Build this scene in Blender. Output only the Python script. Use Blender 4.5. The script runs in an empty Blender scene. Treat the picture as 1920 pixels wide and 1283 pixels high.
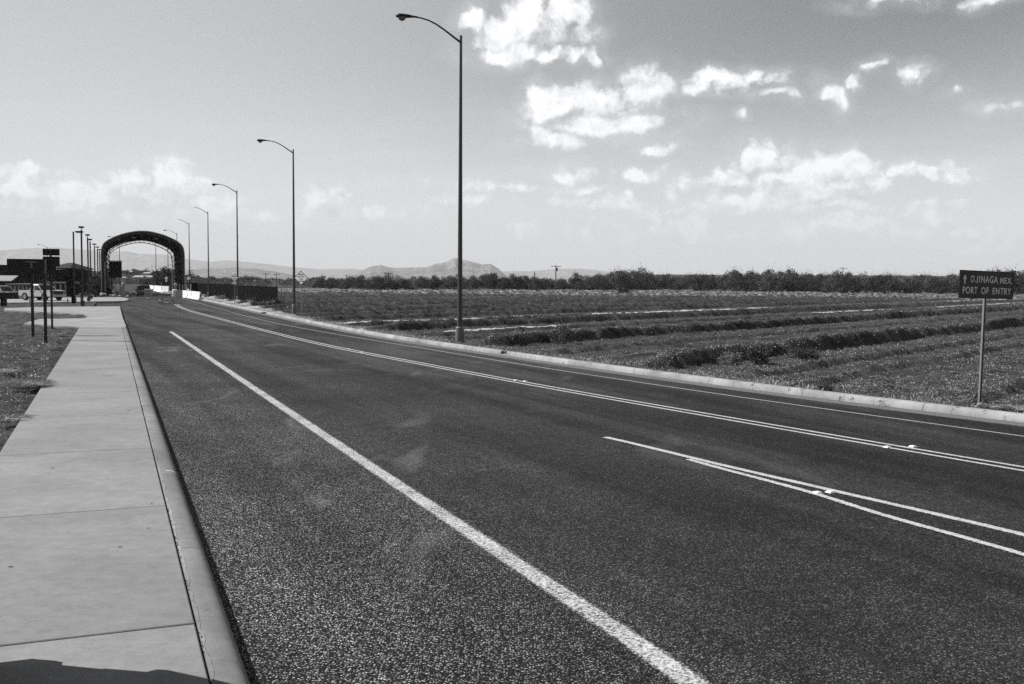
import bpy, bmesh, math, random
import numpy as np
from mathutils import Vector, Matrix, noise as mnoise
rad = math.radians
SC = bpy.context.scene
COL = SC.collection

# ------------------------------------------------------------------ camera
FPX, CAMH, PITCH, ROLL = 1867.0, 2.5, 0.0602, 0.007
cF = Vector((0, math.cos(PITCH), -math.sin(PITCH)))
_r0 = Vector((1, 0, 0)); _u0 = Vector((0, math.sin(PITCH), math.cos(PITCH)))
cR = math.cos(ROLL)*_r0 + math.sin(ROLL)*_u0
cU = -math.sin(ROLL)*_r0 + math.cos(ROLL)*_u0
cam = bpy.data.cameras.new('camera'); camo = bpy.data.objects.new('camera', cam); COL.objects.link(camo)
m = Matrix.Identity(4)
for i in range(3):
    m[i][0] = cR[i]; m[i][1] = cU[i]; m[i][2] = -cF[i]
m[2][3] = CAMH
camo.matrix_world = m
cam.sensor_width = 36; cam.lens = 36*FPX/1920
cam.clip_start = 0.1; cam.clip_end = 60000
SC.camera = camo

def ray(px, py):
    return cF + cR*((px-960)/FPX) + cU*((641.5-py)/FPX)
def at(px, py, z=0.0):                      # measured ground point
    d = ray(px, py); t = (z-CAMH)/d.z
    return (t*d.x, t*d.y)
def hz(px): return 529 + .007*(px-960)

# ------------------------------------------------------------------ light
SUN_AZ, SUN_EL = rad(-80), rad(42)         # azimuth from +Y towards +X
sdir = Vector((math.sin(SUN_AZ)*math.cos(SUN_EL), math.cos(SUN_AZ)*math.cos(SUN_EL), math.sin(SUN_EL)))
sl = bpy.data.lights.new('sun', 'SUN'); sl.energy = 5.0; sl.angle = rad(.5); sl.color = (1, .99, .975)
so = bpy.data.objects.new('sun', sl); COL.objects.link(so)
so.rotation_euler = (-sdir).to_track_quat('-Z', 'Y').to_euler()
SC.view_settings.view_transform = 'Standard'; SC.view_settings.look = 'None'
SC.view_settings.gamma = 1; SC.view_settings.exposure = 0.5
SC.render.film_transparent = False
SC.cycles.use_denoising = False      # the photograph is grainy film: keep every bit of texture
SC.cycles.volume_bounces = 0
SC.cycles.max_bounces = 5; SC.cycles.diffuse_bounces = 2; SC.cycles.glossy_bounces = 2
SC.cycles.transparent_max_bounces = 16

SKY_STRENGTH = 0.13          # contrast of the film adds the power below
W = bpy.data.worlds.new('World'); SC.world = W; W.use_nodes = True
nt = W.node_tree; nt.nodes.clear()
class NB:
    """tiny node-building helper"""
    def __init__(s, tree): s.t = tree
    def n(s, typ, **kw):
        nd = s.t.nodes.new(typ)
        for k, v in kw.items(): setattr(nd, k, v)
        return nd
    def put(s, sock, v):
        if isinstance(v, bpy.types.NodeSocket): s.t.links.new(v, sock)
        elif v is not None: sock.default_value = v
    def math(s, op, a, b=None, c=None, clamp=False):
        nd = s.n('ShaderNodeMath', operation=op, use_clamp=clamp)
        s.put(nd.inputs[0], a); s.put(nd.inputs[1], b); s.put(nd.inputs[2], c)
        return nd.outputs[0]
    def vec(s, op, a, b=None, scale=None):
        nd = s.n('ShaderNodeVectorMath', operation=op)
        s.put(nd.inputs[0], a); s.put(nd.inputs[1], b)
        if scale is not None: s.put(nd.inputs['Scale'], scale)
        return nd.outputs['Value'] if op in ('LENGTH', 'DOT_PRODUCT', 'DISTANCE') else nd.outputs[0]
    def noise(s, vec, scale, detail=4, rough=.55, dist=0, col=False, lac=2.0):
        nd = s.n('ShaderNodeTexNoise')
        s.put(nd.inputs['Vector'], vec); nd.inputs['Scale'].default_value = scale
        nd.inputs['Detail'].default_value = detail; nd.inputs['Roughness'].default_value = rough
        nd.inputs['Distortion'].default_value = dist; nd.inputs['Lacunarity'].default_value = lac
        return nd.outputs['Color' if col else 'Fac']
    def vor(s, vec, scale, out='Distance', feature='F1', rnd=1.0):
        nd = s.n('ShaderNodeTexVoronoi', feature=feature)
        s.put(nd.inputs['Vector'], vec); nd.inputs['Scale'].default_value = scale
        nd.inputs['Randomness'].default_value = rnd
        return nd.outputs[out]
    def rng(s, v, a, b, c, d, smooth=False):
        nd = s.n('ShaderNodeMapRange', interpolation_type='SMOOTHSTEP' if smooth else 'LINEAR')
        s.put(nd.inputs['Value'], v)
        for k, q in zip(('From Min', 'From Max', 'To Min', 'To Max'), (a, b, c, d)): s.put(nd.inputs[k], q)
        return nd.outputs['Result']
    def mixc(s, f, a, b, blend='MIX'):
        nd = s.n('ShaderNodeMix', data_type='RGBA', blend_type=blend)
        s.put(nd.inputs['Factor'], f); s.put(nd.inputs[6], a); s.put(nd.inputs[7], b)
        return nd.outputs[2]
    def mixf(s, f, a, b):
        nd = s.n('ShaderNodeMix', data_type='FLOAT')
        s.put(nd.inputs[0], f); s.put(nd.inputs[2], a); s.put(nd.inputs[3], b)
        return nd.outputs[0]
    def grey(s, v, tint=(.975, .985, 1.0)):
        nd = s.n('ShaderNodeCombineColor')
        for i in range(3):
            s.put(nd.inputs[i], s.math('MULTIPLY', v, tint[i]))
        return nd.outputs[0]

b = NB(nt)
sky = b.n('ShaderNodeTexSky', sky_type='NISHITA', sun_disc=False)
sky.sun_elevation = SUN_EL; sky.sun_rotation = SUN_AZ
sky.altitude = 800; sky.air_density = 1.0; sky.dust_density = .8; sky.ozone_density = 1.0
# black-and-white film behind an orange filter: mostly the red and green of the sky
sv = b.vec('DOT_PRODUCT', sky.outputs[0], (.85, .15, 0))
tc = b.n('ShaderNodeTexCoord')
sx = b.n('ShaderNodeSeparateXYZ'); b.put(sx.inputs[0], tc.outputs['Generated'])
az = b.math('ARCTAN2', sx.outputs[0], sx.outputs[1])
el = b.math('ARCSINE', sx.outputs[2])
cx = b.n('ShaderNodeCombineXYZ'); b.put(cx.inputs[0], az); b.put(cx.inputs[1], el)
P = cx.outputs[0]                          # (azimuth, elevation) in radians
warpc = b.noise(P, 14, 4, .6, col=True)
warp = b.vec('SCALE', b.vec('SUBTRACT', warpc, (.5, .5, .5)), scale=.035)
PW = b.vec('ADD', P, warp)
def azel(px, py):
    d = ray(px, py).normalized()
    return math.atan2(d.x, d.y), math.asin(d.z)
CL = [  # measured lumps of each cloud: px, py, rx, ry (photo pixels), strength
 (890,40,32,24,1),(935,65,60,28,1),(990,50,60,40,1),(1060,30,48,42,1),(955,95,70,20,.9),(1045,100,50,14,.7),(1095,97,30,11,.6),
 (1015,200,34,42,1),(1075,188,62,34,1),(1130,190,70,36,1),(1210,160,44,34,1),(1130,230,120,24,1),(1205,228,50,16,.8),(1040,262,62,15,.8),(1240,275,34,11,.8),(1010,245,30,20,.8),
 (1330,150,34,18,.9),(1370,155,55,22,1),(1410,150,30,15,.9),(1450,180,32,10,.7),(1300,170,25,8,.6),
 (1555,172,22,12,.65),(1602,152,15,13,.75),(1712,138,24,13,.75),(1395,222,10,8,.6),(1640,128,22,8,.5),(1885,190,32,8,.5),
 (1405,305,34,24,1),(1440,310,40,28,1),(1360,338,52,20,.95),(1465,340,40,15,.8),(1530,325,45,24,1),(1580,312,42,28,1),(1520,362,70,24,1),(1580,350,50,24,.9),(1450,382,55,16,.9),(1560,385,70,14,.8),
 (1720,322,60,11,.8),(1790,322,35,14,.85),(1680,327,30,7,.6),
 (1745,388,28,22,.7),(1760,410,30,14,.55),(1880,450,50,20,.45),(1670,378,18,20,.45),(1600,415,60,16,.5),
 (225,345,30,26,.8),(255,352,40,26,.75),(320,345,34,30,.85),(290,365,60,22,.75),(190,370,55,22,.6),(70,325,36,9,.6),(20,333,30,8,.5),(50,365,60,14,.55),
 (410,380,46,18,.6),(600,382,28,22,.7),(630,385,28,18,.7),(560,400,55,13,.5),(340,395,60,14,.5),(130,385,50,14,.5),
 (990,440,60,12,.5),(1080,325,46,15,.6),(1212,325,34,12,.7),(1090,360,40,10,.55),(1200,382,70,17,.6),(1385,380,45,11,.55),(1280,430,60,24,.45),(1160,445,50,20,.45),
 (130,360,70,16,.75),(170,350,36,22,.7),(350,355,30,18,.7),(90,345,40,10,.5),(10,365,40,14,.6),(380,350,40,12,.5),(200,395,120,14,.45),(50,400,60,10,.4),(450,400,60,12,.45),(620,372,22,18,.65),(585,392,40,14,.6),
 (1320,345,40,12,.6),(1600,300,30,10,.6),(1640,345,30,14,.5),(1500,395,130,12,.5),(1250,395,60,12,.5),(1110,385,60,10,.5),(1000,425,50,10,.45),(940,350,90,8,.35),(1850,470,60,10,.4),(1700,440,60,14,.45),(1780,380,20,16,.5),
 (1400,150,90,12,.5),(1225,135,16,18,.55),(1080,60,40,22,.7),(1120,105,24,8,.5),(1000,10,30,8,.5),(1800,165,16,8,.4),(1570,180,12,14,.5),
 (1690,0,70,12,.7),(1830,3,36,10,.6),(720,400,60,10,.4),(860,385,90,12,.35),(1440,440,90,14,.4)]
mask = None; mlit = None; PLIT = b.vec('ADD', PW, (-.008, .011, 0))      # a step towards the sun
for (px, py, rx, ry, st) in CL:
    a0, e0 = azel(px, py)
    d = b.vec('MULTIPLY', b.vec('SUBTRACT', PW, (a0, e0, 0)), (FPX/rx*(.80 if py < 290 else .66), FPX/ry*(.80 if py < 290 else .62), 0))
    v = b.math('MULTIPLY_ADD', b.vec('LENGTH', d), -st, st)
    mask = v if mask is None else b.math('MAXIMUM', mask, v)
    d2 = b.vec('MULTIPLY', b.vec('SUBTRACT', PLIT, (a0, e0, 0)), (FPX/rx*(.80 if py < 290 else .66), FPX/ry*(.80 if py < 290 else .62), 0)) if ry >= 20 else None
    if d2 is not None:
        v2 = b.math('MULTIPLY_ADD', b.vec('LENGTH', d2), -st, st); mlit = v2 if mlit is None else b.math('MAXIMUM', mlit, v2)
n1 = b.noise(PW, 30, 9, .60)
n0 = b.math('MULTIPLY_ADD', b.math('SUBTRACT', .62, b.vor(b.vec('ADD', PW, warp), 60, 'Distance')), .30, n1)
off = (.006, -.008, 0)                      # towards the shaded side
n2 = b.noise(b.vec('ADD', PW, off), 30, 4, .60)
dens = b.math('MULTIPLY_ADD', b.math('SUBTRACT', n0, .54), 1.9, mask)
cov = b.rng(dens, .0, .60, 0, 1, True)
cov = b.math('MULTIPLY', cov, b.rng(mask, -.22, .20, 0, 1, True))
relief = b.math('MULTIPLY', b.math('SUBTRACT', n1, n2), 1.15)
bodysh = b.noise(PW, 16, 6, .6)
shade = b.math('ADD', b.math('ADD', .77, relief), b.math('MULTIPLY', b.math('SUBTRACT', bodysh, .5), .40))
under = b.math('MULTIPLY', b.math('MAXIMUM', b.math('MINIMUM', b.math('SUBTRACT', b.math('MAXIMUM', mlit, 0.0), b.math('MAXIMUM', mask, 0.0)), .6), 0.0), .55)
shade = b.math('SUBTRACT', b.math('ADD', shade, .03), under)
shade = b.math('MINIMUM', b.math('MAXIMUM', shade, .46), .88)
# thin high veil, stretched sideways, thicker low in the sky
vs = b.vec('MULTIPLY', P, (6, 42, 1))
veil = b.noise(vs, 1.0, 6, .55, .6)
low = b.rng(el, .02, .21, 1, 0, True)
veilc = b.math('MULTIPLY', b.rng(veil, .42, .72, 0, 1, True), b.math('MULTIPLY', low, .34))
zen = b.math('MULTIPLY', b.rng(el, .30, 1.0, 1.0, .42, True), b.rng(b.vec('DOT_PRODUCT', tc.outputs['Generated'], tuple(sdir)), .3, .8, 1.0, .72, True))  # added dimming: sky above the view darkened to weaken fill, sunward part too
# polarising filter on the lens: darkest a quarter turn away from the sun
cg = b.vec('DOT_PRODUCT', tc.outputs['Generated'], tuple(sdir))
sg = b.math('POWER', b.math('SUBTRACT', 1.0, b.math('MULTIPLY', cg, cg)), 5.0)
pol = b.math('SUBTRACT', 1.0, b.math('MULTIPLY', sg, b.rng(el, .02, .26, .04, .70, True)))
sk = b.math('MULTIPLY', b.math('POWER', b.math('MULTIPLY', sv, SKY_STRENGTH), 1.1), 1.28)
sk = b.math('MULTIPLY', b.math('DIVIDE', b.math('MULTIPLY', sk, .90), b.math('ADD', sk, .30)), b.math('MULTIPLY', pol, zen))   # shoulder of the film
base = b.mixf(veilc, sk, .66)
halo = b.math('MULTIPLY', b.rng(mask, -.75, .35, 0, .34, True), b.rng(n1, .35, .62, .2, 1, True))
base = b.mixf(halo, base, .64)
fade = b.rng(el, .01, .10, .5, 1, True)
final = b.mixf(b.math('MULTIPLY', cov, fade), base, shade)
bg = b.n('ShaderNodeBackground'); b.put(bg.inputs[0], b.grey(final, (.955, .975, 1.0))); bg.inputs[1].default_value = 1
wo = b.n('ShaderNodeOutputWorld'); nt.links.new(bg.outputs[0], wo.inputs[0])
W.cycles.sampling_method = 'MANUAL'; W.cycles.sample_map_resolution = 512

# ------------------------------------------------------------------ helpers
rng = np.random.default_rng(7)
random.seed(7)
def tag(o, label=None, cat=None, group=None, kind=None):
    if label: o['label'] = label
    if cat: o['category'] = cat
    if group: o['group'] = group
    if kind: o['kind'] = kind
    return o
def empty(name, loc=(0, 0, 0), rz=0.0, label=None, cat=None, group=None):
    o = bpy.data.objects.new(name, None); COL.objects.link(o)
    o.location = loc; o.rotation_euler = (0, 0, rz); o.empty_display_size = .2
    return tag(o, label, cat, group)
def children(o): return [c for c in bpy.data.objects if c.parent == o]
def copy_tree(o, parent=None, skip=()):
    c = o.copy(); COL.objects.link(c); c.parent = parent
    for ch in children(o):
        if ch.name.split('.')[0] in skip: continue
        copy_tree(ch, c, skip)
    return c
def np_mesh(name, V, Fq, mat, parent=None, smooth=False):
    me = bpy.data.meshes.new(name)
    V = np.asarray(V, np.float32); Fq = np.asarray(Fq, np.int32)
    k = Fq.shape[1]
    me.vertices.add(len(V)); me.vertices.foreach_set('co', V.ravel())
    me.loops.add(Fq.size); me.loops.foreach_set('vertex_index', Fq.ravel())
    me.polygons.add(len(Fq)); me.polygons.foreach_set('loop_start', np.arange(0, Fq.size, k, dtype=np.int32))
    me.polygons.foreach_set('loop_total', np.full(len(Fq), k, np.int32))
    if smooth: me.polygons.foreach_set('use_smooth', np.ones(len(Fq), bool))
    me.update(calc_edges=True); me.validate()
    me.materials.append(mat)
    o = bpy.data.objects.new(name, me); COL.objects.link(o)
    if parent: o.parent = parent
    return o
class MB:
    def __init__(s): s.v = []; s.f = []
    def add(s, V, Fs):
        k = len(s.v); s.v += [tuple(p) for p in V]; s.f += [tuple(i+k for i in f) for f in Fs]; return s
    def box(s, c, d, rz=0, rx=0, ry=0):
        M = Matrix.Rotation(rz, 3, 'Z') @ Matrix.Rotation(ry, 3, 'Y') @ Matrix.Rotation(rx, 3, 'X')
        V = [Vector(c) + M @ Vector((x*d[0]/2, y*d[1]/2, z*d[2]/2)) for x in (-1, 1) for y in (-1, 1) for z in (-1, 1)]
        return s.add(V, [(0, 1, 3, 2), (4, 6, 7, 5), (0, 4, 5, 1), (2, 3, 7, 6), (0, 2, 6, 4), (1, 5, 7, 3)])
    def tube(s, pts, r, n=10, caps=True):
        pts = [Vector(p) for p in pts]
        if not hasattr(r, '__len__'): r = [r]*len(pts)
        ring = []; V = []
        ref = None
        for i, p in enumerate(pts):
            t = (pts[min(i+1, len(pts)-1)] - pts[max(i-1, 0)]).normalized()
            if ref is None:
                ref = Vector((1, 0, 0)) if abs(t.x) < .9 else Vector((0, 1, 0))
            a = (ref - t*ref.dot(t)).normalized(); ref = a; bb = t.cross(a)
            for k in range(n):
                q = 2*math.pi*k/n
                V.append(p + (a*math.cos(q) + bb*math.sin(q))*r[i])
        Fs = []
        for i in range(len(pts)-1):
            for k in range(n):
                Fs.append((i*n+k, i*n+(k+1) % n, (i+1)*n+(k+1) % n, (i+1)*n+k))
        if caps:
            Fs.append(tuple(range(n-1, -1, -1))); Fs.append(tuple((len(pts)-1)*n+k for k in range(n)))
        return s.add(V, Fs)
    def prism(s, prof, y0, y1, inset=None):   # profile in (x,z), extruded along y
        n = len(prof)
        V = [(x, y0, z) for x, z in prof] + [(x, y1, z) for x, z in prof]
        Fs = [tuple(range(n)), tuple(range(2*n-1, n-1, -1))] + [(i, i+n, (i+1) % n+n, (i+1) % n) for i in range(n)]
        return s.add(V, Fs)
    def ellipsoid(s, c, r, nu=14, nv=8):
        V = []; Fs = []
        for j in range(nv+1):
            t = math.pi*j/nv
            for i in range(nu):
                p = 2*math.pi*i/nu
                V.append((c[0]+r[0]*math.sin(t)*math.cos(p), c[1]+r[1]*math.sin(t)*math.sin(p), c[2]+r[2]*math.cos(t)))
        for j in range(nv):
            for i in range(nu):
                Fs.append((j*nu+i, (j+1)*nu+i, (j+1)*nu+(i+1) % nu, j*nu+(i+1) % nu))
        return s.add(V, Fs)
    def build(s, name, mat, parent=None, smooth=False, bevel=0):
        me = bpy.data.meshes.new(name); me.from_pydata(s.v, [], s.f); me.update()
        bm = bmesh.new(); bm.from_mesh(me)
        bmesh.ops.remove_doubles(bm, verts=bm.verts, dist=1e-5)
        bmesh.ops.recalc_face_normals(bm, faces=bm.faces)
        if bevel:
            es = [e for e in bm.edges if len(e.link_faces) == 2 and e.calc_face_angle(0) > .5]
            bmesh.ops.bevel(bm, geom=es, offset=bevel, segments=2, affect='EDGES', clamp_overlap=True)
        bm.to_mesh(me); bm.free()
        if smooth:
            me.polygons.foreach_set('use_smooth', [True]*len(me.polygons))
            try: me.set_sharp_from_angle(angle=rad(38))
            except Exception: pass
        me.materials.append(mat)
        o = bpy.data.objects.new(name, me); COL.objects.link(o)
        if parent: o.parent = parent
        return o
def text(name, s, size, mat, parent, loc, rot, sx=1.0, extrude=.004, bold=0.0, align='CENTER', space=1.0):
    cu = bpy.data.curves.new(name, 'FONT'); cu.body = s; cu.size = size; cu.extrude = extrude
    cu.align_x = align; cu.align_y = 'CENTER'; cu.offset = bold; cu.space_character = space
    t = bpy.data.objects.new(name, cu); COL.objects.link(t)
    bpy.context.view_layer.update()
    me = bpy.data.meshes.new_from_object(t.evaluated_get(bpy.context.evaluated_depsgraph_get()))
    bpy.data.objects.remove(t); bpy.data.curves.remove(cu)
    me.transform(Matrix.Diagonal((sx, 1, 1, 1)))
    me.materials.clear(); me.materials.append(mat)
    o = bpy.data.objects.new(name, me); COL.objects.link(o); o.parent = parent
    o.location = loc; o.rotation_euler = rot
    return o
# numpy value noise
_tab = np.random.default_rng(3).random((512, 512)).astype(np.float32)
def vn(x, y):
    xi = np.floor(x).astype(int); yi = np.floor(y).astype(int); fx = x-xi; fy = y-yi
    fx = fx*fx*(3-2*fx); fy = fy*fy*(3-2*fy)
    g = lambda i, j: _tab[i % 512, j % 512]
    return (g(xi, yi)*(1-fx)*(1-fy)+g(xi+1, yi)*fx*(1-fy)+g(xi, yi+1)*(1-fx)*fy+g(xi+1, yi+1)*fx*fy)
def fbm(x, y, o=4, g=.5):
    s = 0; a = 1; t = 0
    for i in range(o):
        s = s+a*vn(x*2**i+17*i, y*2**i+31*i); t += a; a *= g
    return s/t
def spline(P, n=12):
    P = [Vector((p[0], p[1])) for p in P]; out = []
    for i in range(len(P)-1):
        p0 = P[max(i-1, 0)]; p1 = P[i]; p2 = P[i+1]; p3 = P[min(i+2, len(P)-1)]
        for k in range(n):
            t = k/n
            out.append(.5*((2*p1)+(p2-p0)*t+(2*p0-5*p1+4*p2-p3)*t*t+(3*p1-p0-3*p2+p3)*t**3))
    out.append(P[-1]); return out
def extend(P, near=0, far=0):
    P = [Vector((p[0], p[1])) for p in P]
    if near: P.append(P[-1]+(P[-1]-P[-2]).normalized()*near)
    if far: P.insert(0, P[0]+(P[0]-P[1]).normalized()*far)
    return P
def smooth_poly(P, it=3):
    P = [Vector(p) for p in P]
    for _ in range(it):
        P = [P[0]]+[(P[i-1]+P[i]*2+P[i+1])/4 for i in range(1, len(P)-1)]+[P[-1]]
    return P
def resample(P, step):
    L = [0]
    for i in range(1, len(P)): L.append(L[-1]+(P[i]-P[i-1]).length)
    n = max(2, int(L[-1]/step)+1)
    q = np.linspace(0, L[-1], n)
    return [Vector((np.interp(t, L, [p.x for p in P]), np.interp(t, L, [p.y for p in P]))) for t in q]
def normals(P):
    N = []
    for i in range(len(P)):
        d = (P[min(i+1, len(P)-1)]-P[max(i-1, 0)]).normalized(); N.append(Vector((d.y, -d.x)))
    return N

# ------------------------------------------------------------------ materials
MATS = {}
def mat(name, v, var=.25, scale=3.0, rough=.7, metal=0, bump=0, bscale=40, spec=.22, rand=0, coat=0, tint=(.975, .985, 1.0)):
    M = bpy.data.materials.new(name); M.use_nodes = True; t = M.node_tree; q = NB(t)
    bs = t.nodes['Principled BSDF']; geo = q.n('ShaderNodeTexCoord').outputs['Object']
    f = q.noise(geo, scale, 6, .6)
    g = q.math('MULTIPLY_ADD', q.math('SUBTRACT', f, .5), 2*var*v, v)
    if rand:
        r = q.n('ShaderNodeObjectInfo').outputs['Random']
        g = q.math('MULTIPLY', g, q.math('MULTIPLY_ADD', r, rand, 1-rand/2))
    q.put(bs.inputs['Base Color'], q.grey(g, tint))
    bs.inputs['Roughness'].default_value = rough; bs.inputs['Metallic'].default_value = metal
    bs.inputs['Specular IOR Level'].default_value = spec; bs.inputs['Coat Weight'].default_value = coat
    if bump:
        bn = q.n('ShaderNodeBump'); bn.inputs['Strength'].default_value = bump; bn.inputs['Distance'].default_value = .01
        q.put(bn.inputs['Height'], q.noise(geo, bscale, 4, .6)); q.put(bs.inputs['Normal'], bn.outputs[0])
    MATS[name] = M; return M
def leaf_mat(name, v, var=.6, trans=.25, pw=1.6):
    M = bpy.data.materials.new(name); M.use_nodes = True; t = M.node_tree; q = NB(t)
    bs = t.nodes['Principled BSDF']
    g = q.n('ShaderNodeNewGeometry').outputs['Random Per Island']
    o = q.n('ShaderNodeObjectInfo').outputs['Random']
    pos = q.n('ShaderNodeTexCoord').outputs['Object']
    cl = q.noise(pos, .9, 3, .5)
    k = q.math('MULTIPLY', q.math('MULTIPLY_ADD', q.math('POWER', g, pw), 2*var if pw < 2 else 3.2, 1-var*.6 if pw < 2 else .14), q.math('MULTIPLY_ADD', o, .4, .8))
    k = q.math('MULTIPLY', k, q.math('MULTIPLY_ADD', cl, 1.0, .5))
    c = q.grey(q.math('MULTIPLY', k, v))
    q.put(bs.inputs['Base Color'], c); bs.inputs['Roughness'].default_value = .65
    bs.inputs['Specular IOR Level'].default_value = .25
    tr = q.n('ShaderNodeBsdfTranslucent'); q.put(tr.inputs[0], c)
    mx = q.n('ShaderNodeMixShader'); mx.inputs[0].default_value = trans
    t.links.new(bs.outputs[0], mx.inputs[1]); t.links.new(tr.outputs[0], mx.inputs[2])
    t.links.new(mx.outputs[0], t.nodes['Material Output'].inputs[0])
    MATS[name] = M; return M

def soil_mat(name, v, pale=None, texscale=1.0):
    M = bpy.data.materials.new(name); M.use_nodes = True; t = M.node_tree; q = NB(t)
    bs = t.nodes['Principled BSDF']; pos = q.n('ShaderNodeTexCoord').outputs['Object']
    a = q.noise(pos, .05*texscale, 4, .6); c = q.noise(pos, 1.3*texscale, 6, .65); f = q.noise(pos, 17*texscale, 5, .7)
    ff = q.noise(pos, 52*texscale, 4, .7)
    k = q.math('MULTIPLY', q.math('MULTIPLY_ADD', a, .9, .55), q.math('MULTIPLY', q.rng(c, .32, .70, .30, 1.75), q.math('MULTIPLY', q.rng(f, .34, .68, .25, 1.9), q.rng(ff, .36, .66, .3, 1.8))))
    k = q.math('MULTIPLY', k, v)
    if pale:
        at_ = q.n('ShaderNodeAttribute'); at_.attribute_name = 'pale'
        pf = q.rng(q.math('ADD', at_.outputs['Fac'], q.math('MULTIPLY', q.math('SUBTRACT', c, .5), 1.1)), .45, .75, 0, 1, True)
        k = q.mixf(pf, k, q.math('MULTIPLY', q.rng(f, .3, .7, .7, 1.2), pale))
    q.put(bs.inputs['Base Color'], q.grey(k)); bs.inputs['Roughness'].default_value = .95; bs.inputs['Specular IOR Level'].default_value = .1
    bn = q.n('ShaderNodeBump'); bn.inputs['Strength'].default_value = .9; bn.inputs['Distance'].default_value = .05/texscale
    q.put(bn.inputs['Height'], q.math('ADD', f, q.math('MULTIPLY', c, 2))); q.put(bs.inputs['Normal'], bn.outputs[0])
    MATS[name] = M; return M

def asphalt_mat():
    M = bpy.data.materials.new('asphalt'); M.use_nodes = True; t = M.node_tree; q = NB(t)
    bs = t.nodes['Principled BSDF']; pos = q.n('ShaderNodeTexCoord').outputs['Object']
    w = q.vec('ADD', pos, q.vec('SCALE', q.noise(pos, 55, 2, .5, col=True), scale=.016))
    cell = q.vor(w, 54, 'Color'); sepc = q.n('ShaderNodeSeparateColor'); q.put(sepc.inputs[0], cell)
    dist = q.vor(w, 54, 'Distance')
    stone = q.math('POWER', sepc.outputs[0], 1.25)
    gap = q.rng(dist, .28, .56, 1, .02, True)
    f = q.noise(pos, 24, 5, .75); mid = q.noise(pos, 5, 5, .6); big = q.noise(pos, .35, 5, .6)
    # wear stretched along the direction of travel
    cmb = q.n('ShaderNodeCombineXYZ'); q.put(cmb.inputs[0], q.vec('DOT_PRODUCT', pos, (.90*.9, .43*.9, 0))); q.put(cmb.inputs[1], q.vec('DOT_PRODUCT', pos, (-.43*.05, .90*.05, 0)))
    wear = q.noise(cmb.outputs[0], 1.0, 5, .6, .3)
    rough_wear = q.rng(wear, .42, .6, 1, 0, True)      # 1: open coarse surface, 0: worn smooth lane
    att = q.n('ShaderNodeAttribute'); att.attribute_name = 'coarse'
    co = q.math('MAXIMUM', att.outputs['Fac'], q.math('MULTIPLY', rough_wear, .35))
    agg = q.math('MULTIPLY', q.math('MULTIPLY_ADD', stone, .29, .006), gap)
    agg = q.math('MULTIPLY', agg, q.rng(f, .3, .7, .45, 1.7))
    flat = q.math('MULTIPLY', .038, q.rng(f, .3, .7, .5, 1.5))
    flat = q.math('ADD', flat, q.math('MULTIPLY', q.math('GREATER_THAN', sepc.outputs[0], .90), .07))
    k = q.mixf(q.math('MULTIPLY_ADD', co, .70, .20), flat, agg)
    k = q.math('MULTIPLY', k, q.math('MULTIPLY', q.rng(mid, .3, .7, .82, 1.18), q.rng(big, .3, .7, .72, 1.28)))
    k = q.math('MULTIPLY', k, q.rng(wear, .32, .68, .58, 1.55))
    patch = q.rng(q.noise(q.vec('MULTIPLY', pos, (.5, .22, 1)), 1.0, 4, .6, 1.0), .57, .72, 0, 1, True)
    k = q.math('MULTIPLY_ADD', patch, .05, k)
    tn = q.n('ShaderNodeAttribute'); tn.attribute_name = 'tone'; k = q.math('MULTIPLY', k, tn.outputs['Fac'])
    # fine random cracks
    wc = q.vec('ADD', pos, q.vec('SCALE', q.noise(pos, .8, 5, .7, col=True), scale=1.6))
    cr = q.vor(wc, .16, 'Distance', 'DISTANCE_TO_EDGE')
    crk = q.rng(cr, .0, .0026, .45, 1)
    k = q.math('MULTIPLY', k, crk)
    q.put(bs.inputs['Base Color'], q.grey(k))
    bs.inputs['Roughness'].default_value = .85; bs.inputs['Specular IOR Level'].default_value = .12
    bn = q.n('ShaderNodeBump'); bn.inputs['Strength'].default_value = .9; bn.inputs['Distance'].default_value = .02
    h = q.math('ADD', q.math('MULTIPLY', gap, q.math('ADD', .4, sepc.outputs[1])), q.math('MULTIPLY', f, .8))
    q.put(bn.inputs['Height'], q.math('MULTIPLY', h, q.math('MULTIPLY_ADD', co, .8, .2))); q.put(bs.inputs['Normal'], bn.outputs[0])
    return M
def paint_mat(name, v, wearlo, wearhi, opac=1.0):
    M = bpy.data.materials.new(name); M.use_nodes = True; t = M.node_tree; q = NB(t)
    bs = t.nodes['Principled BSDF']; pos = q.n('ShaderNodeTexCoord').outputs['Object']
    att = q.n('ShaderNodeAttribute'); att.attribute_name = 'edge'      # 1 in the middle of the line, 0 at its rim
    f = q.noise(pos, 34, 5, .75); c = q.noise(pos, 2.2, 4, .6)
    k = q.math('ADD', q.math('ADD', q.math('MULTIPLY_ADD', f, 1.9, -.45), q.math('MULTIPLY', c, .35)), q.math('MULTIPLY', q.math('MINIMUM', att.outputs['Fac'], .5), .9))
    a = q.math('MULTIPLY', q.rng(k, wearlo, wearhi, 0, 1, True), opac)
    q.put(bs.inputs['Base Color'], q.grey(q.math('MULTIPLY', v, q.rng(q.noise(pos, 12, 4, .6), .3, .7, .82, 1.12))))
    bs.inputs['Roughness'].default_value = .6; q.put(bs.inputs['Alpha'], a)
    return M
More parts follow.
